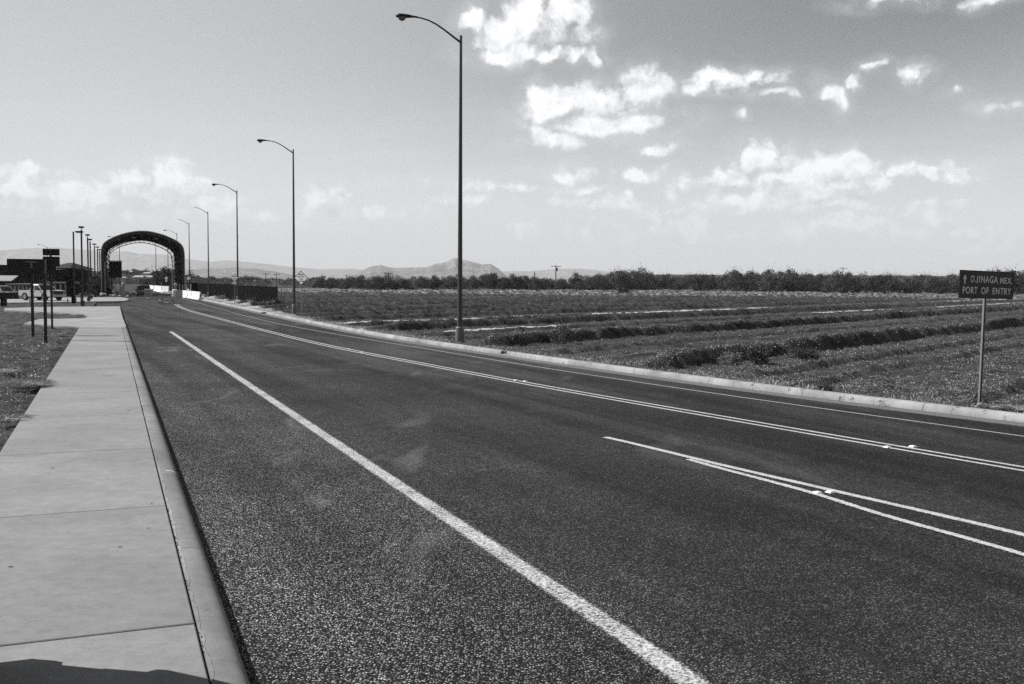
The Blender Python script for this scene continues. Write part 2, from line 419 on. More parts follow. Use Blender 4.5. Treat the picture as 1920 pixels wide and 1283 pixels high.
def concrete_mat(name, v, stain=.25, dirt=.2):
    M = bpy.data.materials.new(name); M.use_nodes = True; t = M.node_tree; q = NB(t)
    bs = t.nodes['Principled BSDF']; pos = q.n('ShaderNodeTexCoord').outputs['Object']
    a = q.noise(pos, .7, 5, .6, .4); c = q.noise(pos, 6, 5, .7); f = q.noise(pos, 130, 3, .7)
    mp = q.n('ShaderNodeMapping'); mp.inputs['Rotation'].default_value = (0, 0, rad(-22)); mp.inputs['Scale'].default_value = (.5, 40, 1)
    q.put(mp.inputs[0], pos); br = q.noise(mp.outputs[0], 1, 4, .6)          # broom strokes across the walk
    k = q.math('MULTIPLY', q.rng(a, .3, .7, 1-stain, 1+stain), q.rng(c, .3, .7, .86, 1.13))
    k = q.math('MULTIPLY', k, q.math('MULTIPLY', q.rng(f, .3, .7, .8, 1.2), q.rng(br, .3, .7, .95, 1.05)))
    spots = q.vor(pos, 2.1, 'Distance'); k = q.math('MULTIPLY', k, q.rng(spots, .012, .02, .35, 1))
    dn_ = q.noise(pos, 4.5, 6, .75, .8); k = q.math('MULTIPLY', k, q.rng(dn_, .56, .68, 1, 1-dirt, True))
    isl = q.n('ShaderNodeNewGeometry').outputs['Random Per Island']; k = q.math('MULTIPLY', k, q.math('MULTIPLY_ADD', isl, .14, .93))
    scuff = q.rng(q.noise(pos, 3.1, 6, .75, 1.5), .66, .74, 0, 1, True)
    k = q.math('MULTIPLY_ADD', scuff, .035, k)
    q.put(bs.inputs['Base Color'], q.grey(q.math('MULTIPLY', k, v))); bs.inputs['Roughness'].default_value = .85; bs.inputs['Specular IOR Level'].default_value = .3
    bn = q.n('ShaderNodeBump'); bn.inputs['Strength'].default_value = .35; bn.inputs['Distance'].default_value = .003
    q.put(bn.inputs['Height'], q.math('ADD', f, br)); q.put(bs.inputs['Normal'], bn.outputs[0])
    return M
def glass_mat():
    M = bpy.data.materials.new('glass'); M.use_nodes = True; t = M.node_tree; q = NB(t)
    t.nodes.remove(t.nodes['Principled BSDF'])
    g = q.n('ShaderNodeBsdfGlossy'); g.inputs['Roughness'].default_value = .03; g.inputs[0].default_value = (.8, .8, .82, 1)
    tr = q.n('ShaderNodeBsdfTransparent'); tr.inputs[0].default_value = (.42, .42, .43, 1)
    mx = q.n('ShaderNodeMixShader'); fr = q.n('ShaderNodeFresnel'); t.links.new(fr.outputs[0], mx.inputs[0])
    t.links.new(tr.outputs[0], mx.inputs[1]); t.links.new(g.outputs[0], mx.inputs[2]); t.links.new(mx.outputs[0], t.nodes['Material Output'].inputs[0])
    return M

M_asph = asphalt_mat()
M_paint = paint_mat('road_paint', .66, .82, 1.38)
M_paint_y = paint_mat('road_paint_yellow', .50, .80, 1.05)
M_paint_thin = paint_mat('road_paint_thin', .40, .78, .98, .9)
M_seal = paint_mat('crack_sealant', .026, .65, 1.35, .55)
M_walk = concrete_mat('sidewalk_concrete', .22, .15, .16)
M_kerb = concrete_mat('kerb_concrete', .185, .25)
M_kerb_far = concrete_mat('far_kerb_concrete', .26, .35, .75)
M_apron = concrete_mat('apron_concrete', .26, .25)
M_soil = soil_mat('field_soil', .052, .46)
M_verge = soil_mat('verge_soil', .055, .26)
M_ground = soil_mat('desert_ground', .055, None, .12)
M_leaf_d = leaf_mat('leaf_dark', .045, .7)
M_leaf_m = leaf_mat('leaf_mid', .075, .8)
M_leaf_l = leaf_mat('leaf_pale', .15, .8)
M_stub = leaf_mat("stubble", .21, .85, .1, 1.3)
M_litter = leaf_mat("leaf_litter_dry", .25, .85, .1, 1.4)
M_dry = leaf_mat('dry_grass', .30, .6, .2)
M_bark = mat('bark', .07, .4, 8, .9)
M_pole = mat('galvanised_pole', .05, .25, 4, .5, .2, spec=.4)
M_shroud = mat('shroud_metal', .13, .25, 4, .5, .2, spec=.4)
M_poleD = mat('dark_pole', .035, .25, 4, .5)
M_galv = mat('galvanised_post', .22, .25, 12, .45, .4)
M_signF = mat('sign_face_dark', .022, .3, 5, .45, spec=.3)
M_signB = mat('sign_back', .022, .35, 3, .6)
M_letter = mat('sign_letter', .62, .35, 30, .6)
M_yel = mat('sign_yellow', .78, .1, 6, .5)
M_blk = mat('black_paint', .008, .2, 5, .6, spec=.05)
M_dkm = mat('dark_metal', .03, .3, 5, .45, .3)
M_white = mat('white_concrete', .62, .12, 1.5, .8)
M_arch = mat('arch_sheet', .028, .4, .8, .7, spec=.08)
M_archR = mat('arch_rim', .34, .2, 2, .5, .2)
M_truss = mat('truss_steel', .30, .3, 3, .5)
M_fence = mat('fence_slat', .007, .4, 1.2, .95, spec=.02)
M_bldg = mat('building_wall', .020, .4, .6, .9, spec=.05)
M_bldg_l = mat('building_pale', .32, .2, 1, .8)
M_carw = mat('white_car_paint', .45, .06, 2, .25, coat=.6)
M_carb = mat('black_car_paint', .012, .2, 2, .2, coat=.8)
M_carg = mat('grey_car_paint', .08, .15, 2, .25, coat=.8)
M_tyre = mat('tyre', .015, .3, 20, .9)
M_rim = mat('wheel_rim', .35, .1, 9, .35, .7)
M_glass = glass_mat()
M_dglass = mat('dark_glass', .012, .1, 1, .08, spec=.6)
M_rock = mat('rock', .30, .5, 3, .9, bump=.6, bscale=6)
M_hill = soil_mat('hill_scrub', .040, None, .2)
M_mtn = soil_mat('mountain_rock', .14, None, .004)
M_mesa = soil_mat('mesa_rock', .05, None, .01)
M_lens = mat('lamp_lens', .14, .1, 5, .2)
M_stud = mat('stud_ceramic', .75, .1, 5, .4)
M_wood = mat('utility_wood', .05, .3, 5, .9)
M_chk = mat('painted_mark', .7, .1, 10, .6)

# ------------------------------------------------------------------ ground plan (metres)
KE = [Vector(at(471.5, 1283, .15)), Vector(at(425, 1160, .15)), Vector(at(325, 860, .15)), Vector(at(280.5, 733, .15)), Vector(at(238, 614, .15))]
dS = (KE[-1]-KE[0]).normalized()           # along the sidewalk
nS = Vector((dS.y, -dS.x))                 # to the right of it
def SN(p): p = Vector((p[0], p[1])); return p.dot(dS), p.dot(nS)
def XY(s, n): v = dS*s+nS*n; return v.x, v.y
nKE = sum(SN(p)[1] for p in KE)/len(KE)
JT = [at(228, 613, .15), at(259.5, 733, .15), at(292, 860, .15), at(392, 1269, .15)]
nKJ = sum(SN(p)[1] for p in JT)/len(JT)
LF = [at(154, 616, .15), at(68, 735, .15), at(0, 824, .15)]
nSL = sum(SN(p)[1] for p in LF)/len(LF)
sEND = SN(at(190, 613, .15))[0]
print('sidewalk frame', dS, nKE, nKJ, nSL, sEND)

kerbR = extend([at(*p) for p in [(345, 556), (380, 563), (536, 597), (614, 613), (677, 626), (807, 647), (946, 666), (1080, 687.5), (1266, 711.6), (1480, 742), (1676, 766), (1920, 794)]], near=22, far=160)
kerbR = smooth_poly(resample(spline(kerbR), 1.0), 40)          # far -> near
kerbR = kerbR[::-1]                                            # near -> far
leftR = [Vector(XY(-14, nKE)), Vector(XY(SN(at(240, 614))[0], nKE)), Vector(at(228, 590)), Vector(at(225, 575)), Vector(at(230, 566)), Vector(at(238, 558)), Vector(at(225, 540)), Vector(at(228, 534.5))]
leftR = resample(leftR, 1.0)

# ------------------------------------------------------------------ SETTING
# big ground sheet to the horizon
G = 22000
gx = np.concatenate([-np.geomspace(G, 40, 26), np.linspace(-30, 30, 7), np.geomspace(40, G, 26)])
X, Y = np.meshgrid(gx, gx, indexing='ij')
Z = np.full_like(X, -.06)
V = np.stack([X, Y, Z], -1).reshape(-1, 3); n = len(gx)
I = np.arange(n*n).reshape(n, n)
Fq = np.stack([I[:-1, :-1], I[1:, :-1], I[1:, 1:], I[:-1, 1:]], -1).reshape(-1, 4)
tag(np_mesh('ground', V, Fq, M_ground), 'flat dry desert plain running to the horizon', 'ground', kind='structure')

# road sheet: from left edge to right kerb, cross-parametrised
def road():
    nA = 520
    ys = np.concatenate([np.linspace(-8, 60, 260), np.linspace(60.5, 520, nA-260)])
    lx = np.interp(ys, [p.y for p in leftR], [p.x for p in leftR])
    lx[ys > leftR[-1].y] = leftR[-1].x + (ys[ys > leftR[-1].y]-leftR[-1].y)*-.385
    rx = np.interp(ys, [p.y for p in kerbR], [p.x for p in kerbR])
    rend = kerbR[-1]
    rx[ys > rend.y] = rend.x+(ys[ys > rend.y]-rend.y)*-.385
    # WL line x at each y, for the coarse shoulder
    k = 34
    T = np.linspace(0, 1, k)
    Xg = lx[:, None]*(1-T)+rx[:, None]*T; Yg = np.repeat(ys[:, None], k, 1)
    wl = np.interp(ys, [6.08, 8.59, 14.9, 47.89, 70, 100], [1.15, .11, -2.56, -16.44, -25.7, -36])
    dy = np.interp(ys, [9.9, 12.1, 16., 22, 47], [5.16, 3.81, 1.52, -1.2, -13])
    co = 1/(1+np.exp((Xg-wl[:, None]-.1)*3))*.55 + .45/(1+np.exp((Xg-dy[:, None]+.4)*2))
    co *= np.clip(1.15-Yg/70, .15, 1)
    V = np.stack([Xg, Yg, np.zeros_like(Xg)], -1).reshape(-1, 3)
    I = np.arange(len(V)).reshape(len(ys), k)
    Fq = np.stack([I[:-1, :-1], I[:-1, 1:], I[1:, 1:], I[1:, :-1]], -1).reshape(-1, 4)
    o = np_mesh('road', V, Fq, M_asph)
    a = o.data.attributes.new('coarse', 'FLOAT', 'POINT'); a.data.foreach_set('value', co.ravel().astype(np.float32))
    tone = np.interp(Yg, [18, 45], [1, 1.18])*np.interp(Xg-wl[:, None], [-1.8, -.4, .5, 3, 6], [2.1, 1.45, .95, .62, .46]); tone = 1-(1-tone)*np.clip(1.25-Yg/34, 0, 1)
    a = o.data.attributes.new('tone', 'FLOAT', 'POINT'); a.data.foreach_set('value', tone.ravel().astype(np.float32))
    return tag(o, 'worn two-way asphalt road running to the arch', 'road', kind='structure')
road()

def strip(name, P, width, matr, z=.004, step=.25, label=None, fray=0.0):
    P = smooth_poly(resample(spline([(p[0], p[1]) for p in P]), step), 3); N = normals(P)
    K = [-1, -.6, 0, .6, 1]; E = [0, .5, 1, .5, 0]
    V = []; A = []
    for i, (p, nn) in enumerate(zip(P, N)):
        fr = 1+fray*math.sin(i*.37)*.3
        for k, e in zip(K, E):
            q = p+nn*k*width/2*fr; V.append((q.x, q.y, z)); A.append(e)
    Fs = [(i*5+j, (i+1)*5+j, (i+1)*5+j+1, i*5+j+1) for i in range(len(P)-1) for j in range(4)]
    o = np_mesh(name, V, Fs, matr)
    a = o.data.attributes.new('edge', 'FLOAT', 'POINT'); a.data.foreach_set('value', np.array(A, np.float32))
    return tag(o, label or name.replace('_', ' '), 'road marking', kind='structure')
def offs(P, d):
    P = [Vector((p[0], p[1])) for p in P]; N = normals(P)
    return [p+nn*d for p, nn in zip(P, N)]
WL = [at(*p) for p in [(320, 622), (430, 697), (640, 838), (800, 945), (980, 1065), (1160, 1184), (1310, 1289)]]
WL = extend(WL, near=6)
strip('edge_line', WL, .25, M_paint, label='thick worn white line between shoulder and travel lane')
DY = [at(*p) for p in [(330, 571), (350, 581), (450, 608), (560, 636), (650, 656), (790, 682), (930, 709), (1080, 736), (1300, 774), (1500, 808), (1700, 843), (1920, 880)]]
DY = smooth_poly(resample(spline(extend(DY, near=10)), 1.0), 14)
strip('centre_line', offs(DY, -.13), .11, M_paint_y, label='double line across the road, nearer line of the pair')
strip('centre_line', offs(DY, .13), .11, M_paint_y, label='double line across the road, farther line of the pair')
UP = extend([at(*p) for p in [(1135, 820), (1200, 835), (1350, 871.5), (1539, 915), (1670, 945), (1802, 975), (1920, 1003)]], near=5)
LO = extend([at(*p) for p in [(1290, 862), (1343, 877), (1520, 924), (1652, 966), (1802, 1007), (1920, 1041)]], near=5)
strip('lane_line', UP, .15, M_paint_y, label='upper of two lines splitting from one point')
strip('lane_line', LO, .13, M_paint_y, z=.008, label='lower of two lines splitting from one point')
TH = extend([at(*p) for p in [(340, 560), (380, 570.5), (458, 592), (536, 610), (614, 624), (677, 635), (797, 654), (951, 679.5), (1080, 699.5), (1211, 719), (1480, 759), (1676, 784), (1918, 818)]], near=12)
TH = smooth_poly(resample(spline(TH), 1.0), 14)
strip('far_edge_line', TH, .085, M_paint_thin, label='thin white edge line beside the far kerb')
for P_, w_ in (([(1500, 955), (1560, 975), (1620, 1018), (1700, 1055), (1800, 1070)], .05), ([(1700, 1058), (1620, 1095), (1480, 1108), (1330, 1113)], .045),
               ([(1400, 1100), (1460, 1130), (1550, 1180), (1640, 1240), (1720, 1300)], .055)):
    strip('crack_sealant', [at(*p) for p in P_], w_*1.5, M_seal, label='smooth dark line of crack sealant in the near lane')
for P_ in ([(620, 742), (800, 746), (1000, 740), (1110, 742)], [(880, 884), (1100, 886), (1350, 880)]):
    strip('crack_sealant', [at(*p) for p in P_], .03, M_seal, label='thin transverse crack filled with sealant')

# far kerb
def extrude_kerb(name, P, prof, matr, gap=3.0, seg=.5, label=''):
    """prof: (offset to the right, z). Sections with thin joints."""
    P = resample(P, seg); N = normals(P); mb = MB(); k = len(prof)
    per = max(2, int(gap/seg)); i = 0
    while i < len(P)-1:
        j = min(i+per, len(P)-1); V = []
        idx = list(range(i, j+1))
        for a in idx:
            p, nn = P[a].copy(), N[a]
            d = (P[min(a+1, len(P)-1)]-P[max(a-1, 0)]).normalized()
            if a == i: p = p+d*.006
            if a == j: p = p-d*.006
            for (o_, z_) in prof:
                q = p+nn*o_; V.append((q.x, q.y, z_))
        Fs = [(a*k+c, (a+1)*k+c, (a+1)*k+(c+1) % k, a*k+(c+1) % k) for a in range(len(idx)-1) for c in range(k)]
        Fs += [tuple(range(k-1, -1, -1)), tuple((len(idx)-1)*k+c for c in range(k))]
        mb.add(V, Fs); i = j
    o = mb.build(name, matr, None, True)
    return tag(o, label, 'kerb', kind='structure')
kprofR = [(.0, -.05), (.0, .03), (.02, .10), (.045, .135), (.08, .15), (.20, .15), (.235, .145), (.25, .12), (.25, -.05)]
extrude_kerb('kerb', [p for p in kerbR if p.y < 230], kprofR, M_kerb_far, 3.05, .5, 'pale concrete kerb along the field')
# dusty gutter band beside the far kerb
g_mat = paint_mat('gutter_dust', .17, .62, 1.15, .85)
strip('gutter', offs([p for p in kerbR if p.y < 140], -.27), .56, g_mat, z=.004, label='gritty pale dust along the far kerb')
# near kerb along the sidewalk (profile offsets measured from its outer edge)
kw = nKE-nKJ
kprofL = [(.04, -.05), (.03, .02), (.018, .062), (.004, .092), (-.014, .115), (-.036, .132), (-.062, .143), (-.092, .149), (-.13, .152), (-kw+.02, .153), (-kw+.006, .147), (-kw+.006, -.05)]
sK1 = sEND+.3
KL = [Vector(XY(s, nKE)) for s in np.linspace(-12, sK1, 160)]
extrude_kerb('kerb', KL, kprofL, M_kerb, 3.5, .25, 'rounded concrete kerb beside the sidewalk')
# painted survey mark across the near kerb
sm = SN(at(313, 884, .15))[0]
mbk = MB(); pf = kprofL[2:9]
for a, (o_, z_) in enumerate(pf[:-1]):
    o2, z2 = pf[a+1]
    q = [(*XY(sm, nKE+o_+.003), z_+.003), (*XY(sm+.035, nKE+o_+.003), z_+.003), (*XY(sm+.035, nKE+o2), z2+.004), (*XY(sm, nKE+o2), z2+.004)]
    mbk.add(q, [(0, 1, 2, 3)])
tag(mbk.build('kerb_mark', M_chk), 'short white painted mark across the near kerb', 'paint mark', kind='structure')

# sidewalk panels
ss = [sEND]
s0 = SN(at(372, 1168, .15))[0]; pitch_ = 3.83
k = 0
while s0-pitch_*k > -10: k += 1
js = [s0+pitch_*i for i in range(-k, 30) if s0+pitch_*i < sEND-1.5]
js = [js[0]-pitch_]+js+[sEND]
mb = MB(); walkjit = random.Random(4)
for i in range(len(js)-1):
    a, c = js[i]+.010, js[i+1]-.010; n0, n1 = nSL, nKJ-.008
    dz = walkjit.uniform(-.002, .002)
    z1 = .15+dz; cs = [(a, n0), (c, n0), (c, n1), (a, n1)]
    e = .008; ci = [(a+e, n0+e), (c-e, n0+e), (c-e, n1-e), (a+e, n1-e)]
    V = [(*XY(*q), -.05) for q in cs]+[(*XY(*q), z1-.006) for q in cs]+[(*XY(*q), z1) for q in ci]
    Fs = [(0, 1, 5, 4), (1, 2, 6, 5), (2, 3, 7, 6), (3, 0, 4, 7), (4, 5, 9, 8), (5, 6, 10, 9), (6, 7, 11, 10), (7, 4, 8, 11), (8, 9, 10, 11)]
    mb.add(V, Fs)
tag(mb.build('sidewalk', M_walk), 'broad concrete sidewalk with cross joints', 'sidewalk', kind='structure')
# dark grit in the joint between walk and kerb
tag(MB().box((*XY((sEND-10)/2, nKJ), .04), (sEND+10, .05, .16), rz=math.atan2(dS.y, dS.x)).build('joint_grit', M_soil), 'dark grit filling the joint beside the kerb', 'grit', kind='structure')

mbm = MB(); sm_ = np.arange(-8, sEND, .06); wv = .014+.05*(fbm(sm_*5.2, sm_*0, 5)-.42); V = []
for i, s_ in enumerate(sm_): V += [(*XY(s_, nKJ+.008), .1545), (*XY(s_, nKJ+.008+max(.008, wv[i])), .1555)]
mbm.add(V, [(2*i, 2*i+1, 2*i+3, 2*i+2) for i in range(len(sm_)-1)])
tag(mbm.build('mortar', concrete_mat('mortar', .25, .4, .8)), 'ragged pale mortar line along the kerb joint', 'mortar', kind='structure')
mbp = MB(); rj = random.Random(12)
jc = [rj.uniform(2, sEND) for _ in range(34)]
for k in range(260):
    s_ = rj.choice(jc)+rj.gauss(0, .22); n_ = nKJ+.004+rj.uniform(-.004, .014)*rj.random(); a_, b2 = rj.uniform(.01, .045), rj.uniform(.002, .006)
    mbp.add([(*XY(s_-a_, n_), .157), (*XY(s_, n_+b2), .157), (*XY(s_+a_, n_), .157), (*XY(s_, n_-b2), .157)], [(0, 1, 2, 3)])
tag(mbp.build('debris', M_soil), 'dark crumbs lodged along the kerb joint', 'debris', kind='stuff')
def slab(name, pts, matr, z=.15, zb=-.06, label='', sm_=0):
    P = [Vector((p[0], p[1])) for p in pts]
    V = [(p.x, p.y, zb) for p in P]+[(p.x, p.y, z) for p in P]; n = len(P)
    Fs = [tuple(range(n, 2*n))]+[(i, (i+1) % n, (i+1) % n+n, i+n) for i in range(n)]
    mb = MB(); mb.add(V, Fs); o = mb.build(name, matr)
    # triangulate the concave cap safely
    bm = bmesh.new(); bm.from_mesh(o.data); bmesh.ops.triangulate(bm, faces=[f for f in bm.faces if len(f.verts) > 4], ngon_method='EAR_CLIP'); bm.to_mesh(o.data); bm.free()
    return tag(o, label, 'pavement', kind='structure')
A_ = lambda L, z=.15: [at(*p, z) for p in L]
apr = [XY(sEND+.02, nSL)]+A_([(45, 606), (75, 598), (120, 597.5), (158, 596.5), (168, 592.5), (155, 588.5), (110, 586), (60, 583.5), (8, 581), (8, 578), (60, 576), (120, 575), (224, 574.5), (226, 580), (230, 596)])+[XY(sEND+.5, nKE-.02), XY(sEND+.02, nKE-.25)]
slab('driveway', apr, M_apron, .146, label='pale concrete apron curving off the sidewalk')
slab('side_road', A_([(-60, 568), (-60, 562), (0, 561), (120, 558), (225, 557), (238, 559), (242, 562), (232, 564), (215, 564.5), (120, 566), (0, 567.5)]), M_apron, .13, label='pale concrete side road where the pickup stands')

# left verge (lumpy soil)
def verge():
    s = np.concatenate([np.arange(-12, 60, .16), np.geomspace(60.2, 330, 160)]); t_ = np.concatenate([np.arange(0, 16, .16), np.geomspace(16.2, 160, 90)])
    S, T = np.meshgrid(s, t_, indexing='ij')
    X = dS.x*S+nS.x*(nSL-T+.02); Y = dS.y*S+nS.y*(nSL-T+.02)
    Z = .045+.16*(fbm(X*.9, Y*.9, 4)-.5)+.20*(fbm(X*4, Y*4, 3)-.5)
    Z = np.minimum(Z, .135)
    far = S > sEND
    Z = np.where(far, np.minimum(Z, .115), Z)
    Z = np.where(T < .1, np.minimum(Z, .12), Z)
    V = np.stack([X, Y, Z], -1).reshape(-1, 3); I = np.arange(len(V)).reshape(S.shape)
    Fq = np.stack([I[:-1, :-1], I[:-1, 1:], I[1:, 1:], I[1:, :-1]], -1).reshape(-1, 4)
    o = np_mesh('verge', V, Fq, M_verge, smooth=True)
    pale = np.clip(fbm(X*.35+5, Y*.35, 3)*1.0-.15, 0, 1)*.72
    a = o.data.attributes.new('pale', 'FLOAT', 'POINT'); a.data.foreach_set('value', pale.ravel().astype(np.float32))
    tag(o, 'lumpy dry verge left of the sidewalk', 'verge', kind='structure')
verge()

# field with plough ridges (right of far kerb)
u_ = Vector((math.sin(rad(39.3)), math.cos(rad(39.3)))); v_ = Vector((u_.y, -u_.x))
RIDGES = [(-9.5, .17, .20), (-11.5, .17, .20), (-14.8, .42, .75), (-17.6, .09, .25), (-20.5, .12, .25), (-24.8, .36, .7), (-28.5, .14, .3), (-31.5, .16, .3), (-36.5, .34, .7), (-41, .2, .4), (-47.9, .34, .7),
          (-54, .32, .6), (-60, .34, .8), (-66, .34, .7), (-73, .36, .9), (-81, .4, .8), (-90, .4, 1), (-100, .3, 1), (-111, .4, 1.1), (-124, .35, 1.2), (-138, .4, 1.4), (-154, .4, 1.5), (-172, .4, 1.6), (-5.5, .14, .2), (-2, .12, .4), (2, .12, .4), (6, .14, .4), (10, .14, .4)]
def field_h(X, Y):
    uu = X*u_.x+Y*u_.y; vv = X*v_.x+Y*v_.y
    vv = vv+.9*(fbm(uu*.05+3, vv*.03, 3)-.5)+.12*(fbm(uu*.8, vv*.8+9, 2)-.5)
    Z = .02+.10*(fbm(X*.15, Y*.15, 3)-.5)+.17*(fbm(X*1.7, Y*1.7, 4)-.45)+.16*np.abs(fbm(X*4.5, Y*4.5, 2)-.5)
    for c, h_, w_ in RIDGES:
        m_ = np.clip(fbm(uu*.09+c, vv*0+c, 3)*.7+.5, .7, 1.1)
        ww = np.where(vv > c, w_*.28, w_*1.15)
        Z = Z+h_*1.1*m_*np.exp(-((vv-c)/ww)**2)*(.75+.5*fbm(X*2.3, Y*2.3, 2)) - h_*.3*m_*np.exp(-((vv-c-w_*1.3)/(w_*.6))**2)
    return Z
kr = [p for p in kerbR if p.y < 330]
krn = normals(kr)
Lk = np.concatenate([[0], np.cumsum([(kr[i+1]-kr[i]).length for i in range(len(kr)-1)])])
def kerb_pt(s):
    s = np.asarray(s)
    f = lambda a: np.interp(s, Lk, a)
    return f([p.x for p in kr]), f([p.y for p in kr]), f([p.x for p in krn]), f([p.y for p in krn])
def field():
    s = [0.]
    while s[-1] < Lk[-1]: s.append(s[-1]+max(.2, .0055*max(0, s[-1]-24)))
    t_ = [.235]
    while t_[-1] < 420: t_.append(t_[-1]+max(.14, .0065*t_[-1]))
    s = np.array(s); t_ = np.array(t_)
    kx, ky, nx, ny = kerb_pt(s)
    X = kx[:, None]+nx[:, None]*t_; Y = ky[:, None]+ny[:, None]*t_
    Z = field_h(X, Y)
    near = np.clip(t_/2.2, 0, 1)[None, :]
    Z = (.115+.03*(fbm(X*3, Y*3, 2)-.5))*(1-near)+Z*near
    Z = np.maximum(Z, -.03)
    V = np.stack([X, Y, Z], -1).reshape(-1, 3); I = np.arange(len(V)).reshape(X.shape)
    Fq = np.stack([I[:-1, :-1], I[:-1, 1:], I[1:, 1:], I[1:, :-1]], -1).reshape(-1, 4)
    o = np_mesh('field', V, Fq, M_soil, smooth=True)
    T = np.repeat(t_[None, :], len(s), 0)
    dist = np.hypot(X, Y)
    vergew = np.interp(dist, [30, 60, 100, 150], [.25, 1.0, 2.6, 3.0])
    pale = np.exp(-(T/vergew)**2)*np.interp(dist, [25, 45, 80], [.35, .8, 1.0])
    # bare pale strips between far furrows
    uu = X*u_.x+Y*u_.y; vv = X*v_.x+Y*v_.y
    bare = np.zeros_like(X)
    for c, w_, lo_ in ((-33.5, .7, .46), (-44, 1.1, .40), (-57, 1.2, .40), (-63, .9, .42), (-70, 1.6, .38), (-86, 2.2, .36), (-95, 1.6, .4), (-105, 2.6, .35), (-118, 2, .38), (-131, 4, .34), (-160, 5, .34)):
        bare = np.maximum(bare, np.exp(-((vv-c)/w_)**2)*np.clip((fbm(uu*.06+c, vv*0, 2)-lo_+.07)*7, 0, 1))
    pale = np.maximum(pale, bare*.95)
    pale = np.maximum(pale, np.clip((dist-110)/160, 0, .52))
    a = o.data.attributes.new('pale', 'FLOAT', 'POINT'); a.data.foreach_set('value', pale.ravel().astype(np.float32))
    tag(o, 'dark ploughed field with long low ridges', 'field', kind='structure')
field()

# leafy stubble: small leaves over field and verge
def leaves(pts, size, up=.5, asp=2.6, rs=rng):
    N = len(pts); size = np.asarray(size)
    a = rs.normal(size=(N, 3)); a[:, 2] = np.abs(a[:, 2])*up; a /= np.linalg.norm(a, axis=1)[:, None]
    c = rs.normal(size=(N, 3)); c = np.cross(a, c); c /= np.linalg.norm(c, axis=1)[:, None]
    L = size[:, None]*a; Wd = size[:, None]*c/asp
    V = np.stack([pts, pts+L*.5+Wd*.5, pts+L, pts+L*.5-Wd*.5], 1).reshape(-1, 3)
    return V, np.arange(N*4).reshape(-1, 4)
def stubble():
    N = 560000
    th = rng.uniform(rad(-30), rad(32), N)                      # bearing seen from the kerb side
    r = 1/rng.uniform(1/250, 1/19, N)                           # denser close by
    X = r*np.sin(th); Y = r*np.cos(th)
    kx = np.interp(Y, [p.y for p in kr], [p.x for p in kr])
    dn = (X-kx)*.88
    cl = fbm(X*.55, Y*.55, 4); cl2 = fbm(X*.09+9, Y*.09, 3)
    vv = X*v_.x+Y*v_.y; uu = X*u_.x+Y*u_.y
    vv = vv+.9*(fbm(uu*.05+3, vv*.03, 3)-.5)+.12*(fbm(uu*.8, vv*.8+9, 2)-.5)
    crest = np.zeros(N)
    for c, h_, w_ in RIDGES:
        if h_ > .33: crest = np.maximum(crest, np.exp(-((vv-c+.25*w_)/(w_*.55))**2))
    keep = (dn > .4) & (rng.random(N) < np.clip((cl-.33)*5+crest*.9, .12, 1)*np.clip((cl2-.15)*2.8, .45, 1)) & (r < 245)
    X, Y, r, dn, crest = X[keep], Y[keep], r[keep], dn[keep], crest[keep]
    Z = np.maximum(field_h(X, Y), 0)
    nearf = np.clip(dn/2.2, 0, 1); Z = .115*(1-nearf)+Z*nearf-.01
    sz = rng.uniform(.5, 1.35, len(X))*np.interp(r, [18, 40, 90, 250], [.045, .065, .10, .26])*(.85+.35*crest)
    V, Fq = leaves(np.stack([X, Y, Z], 1), sz, 1.0, 2.4)
    tag(np_mesh('field_stubble', V, Fq, M_stub), 'low leafy stubble covering the ploughed field', 'stubble', kind='stuff')
    # left verge
    N = 190000
    s = 1/rng.uniform(1/75, 1/5, N); t_ = rng.uniform(.05, 1, N)**1.3*s*.5
    X = dS.x*s+nS.x*(nSL-t_); Y = dS.y*s+nS.y*(nSL-t_)
    cl = fbm(X*.8, Y*.8, 4); keep = rng.random(N) < np.clip((cl-.3)*3.2, .1, 1)
    keep &= ~((s > sEND-.3) & (Y < 140))
    X, Y, s = X[keep], Y[keep], s[keep]
    V, Fq = leaves(np.stack([X, Y, np.full_like(X, .05)], 1), rng.uniform(.4, 1.3, len(X))*np.interp(s, [5, 40], [.04, .09]), .7, 2.6)
    tag(np_mesh('leaf_litter', V, Fq, M_litter), 'dead leaves and weeds on the left verge', 'leaf litter', kind='stuff')
    # dry grass behind the kerb
    N = 26000
    s = rng.uniform(0, 150, N); kx, ky, nx, ny = kerb_pt(s); t_ = np.abs(rng.normal(0, .5, N))+.28
    g = fbm(s*.5, s*0, 3); keep = rng.random(N) < np.clip((g-.35)*3, .1, 1)
    X, Y = (kx+nx*t_)[keep], (ky+ny*t_)[keep]
    V, Fq = leaves(np.stack([X, Y, np.full_like(X, .1)], 1), rng.uniform(.04, .16, len(X)), 1.6, 7)
    tag(np_mesh('verge_grass', V, Fq, M_dry), 'sparse dry grass along the back of the far kerb', 'grass', kind='stuff')
stubble()

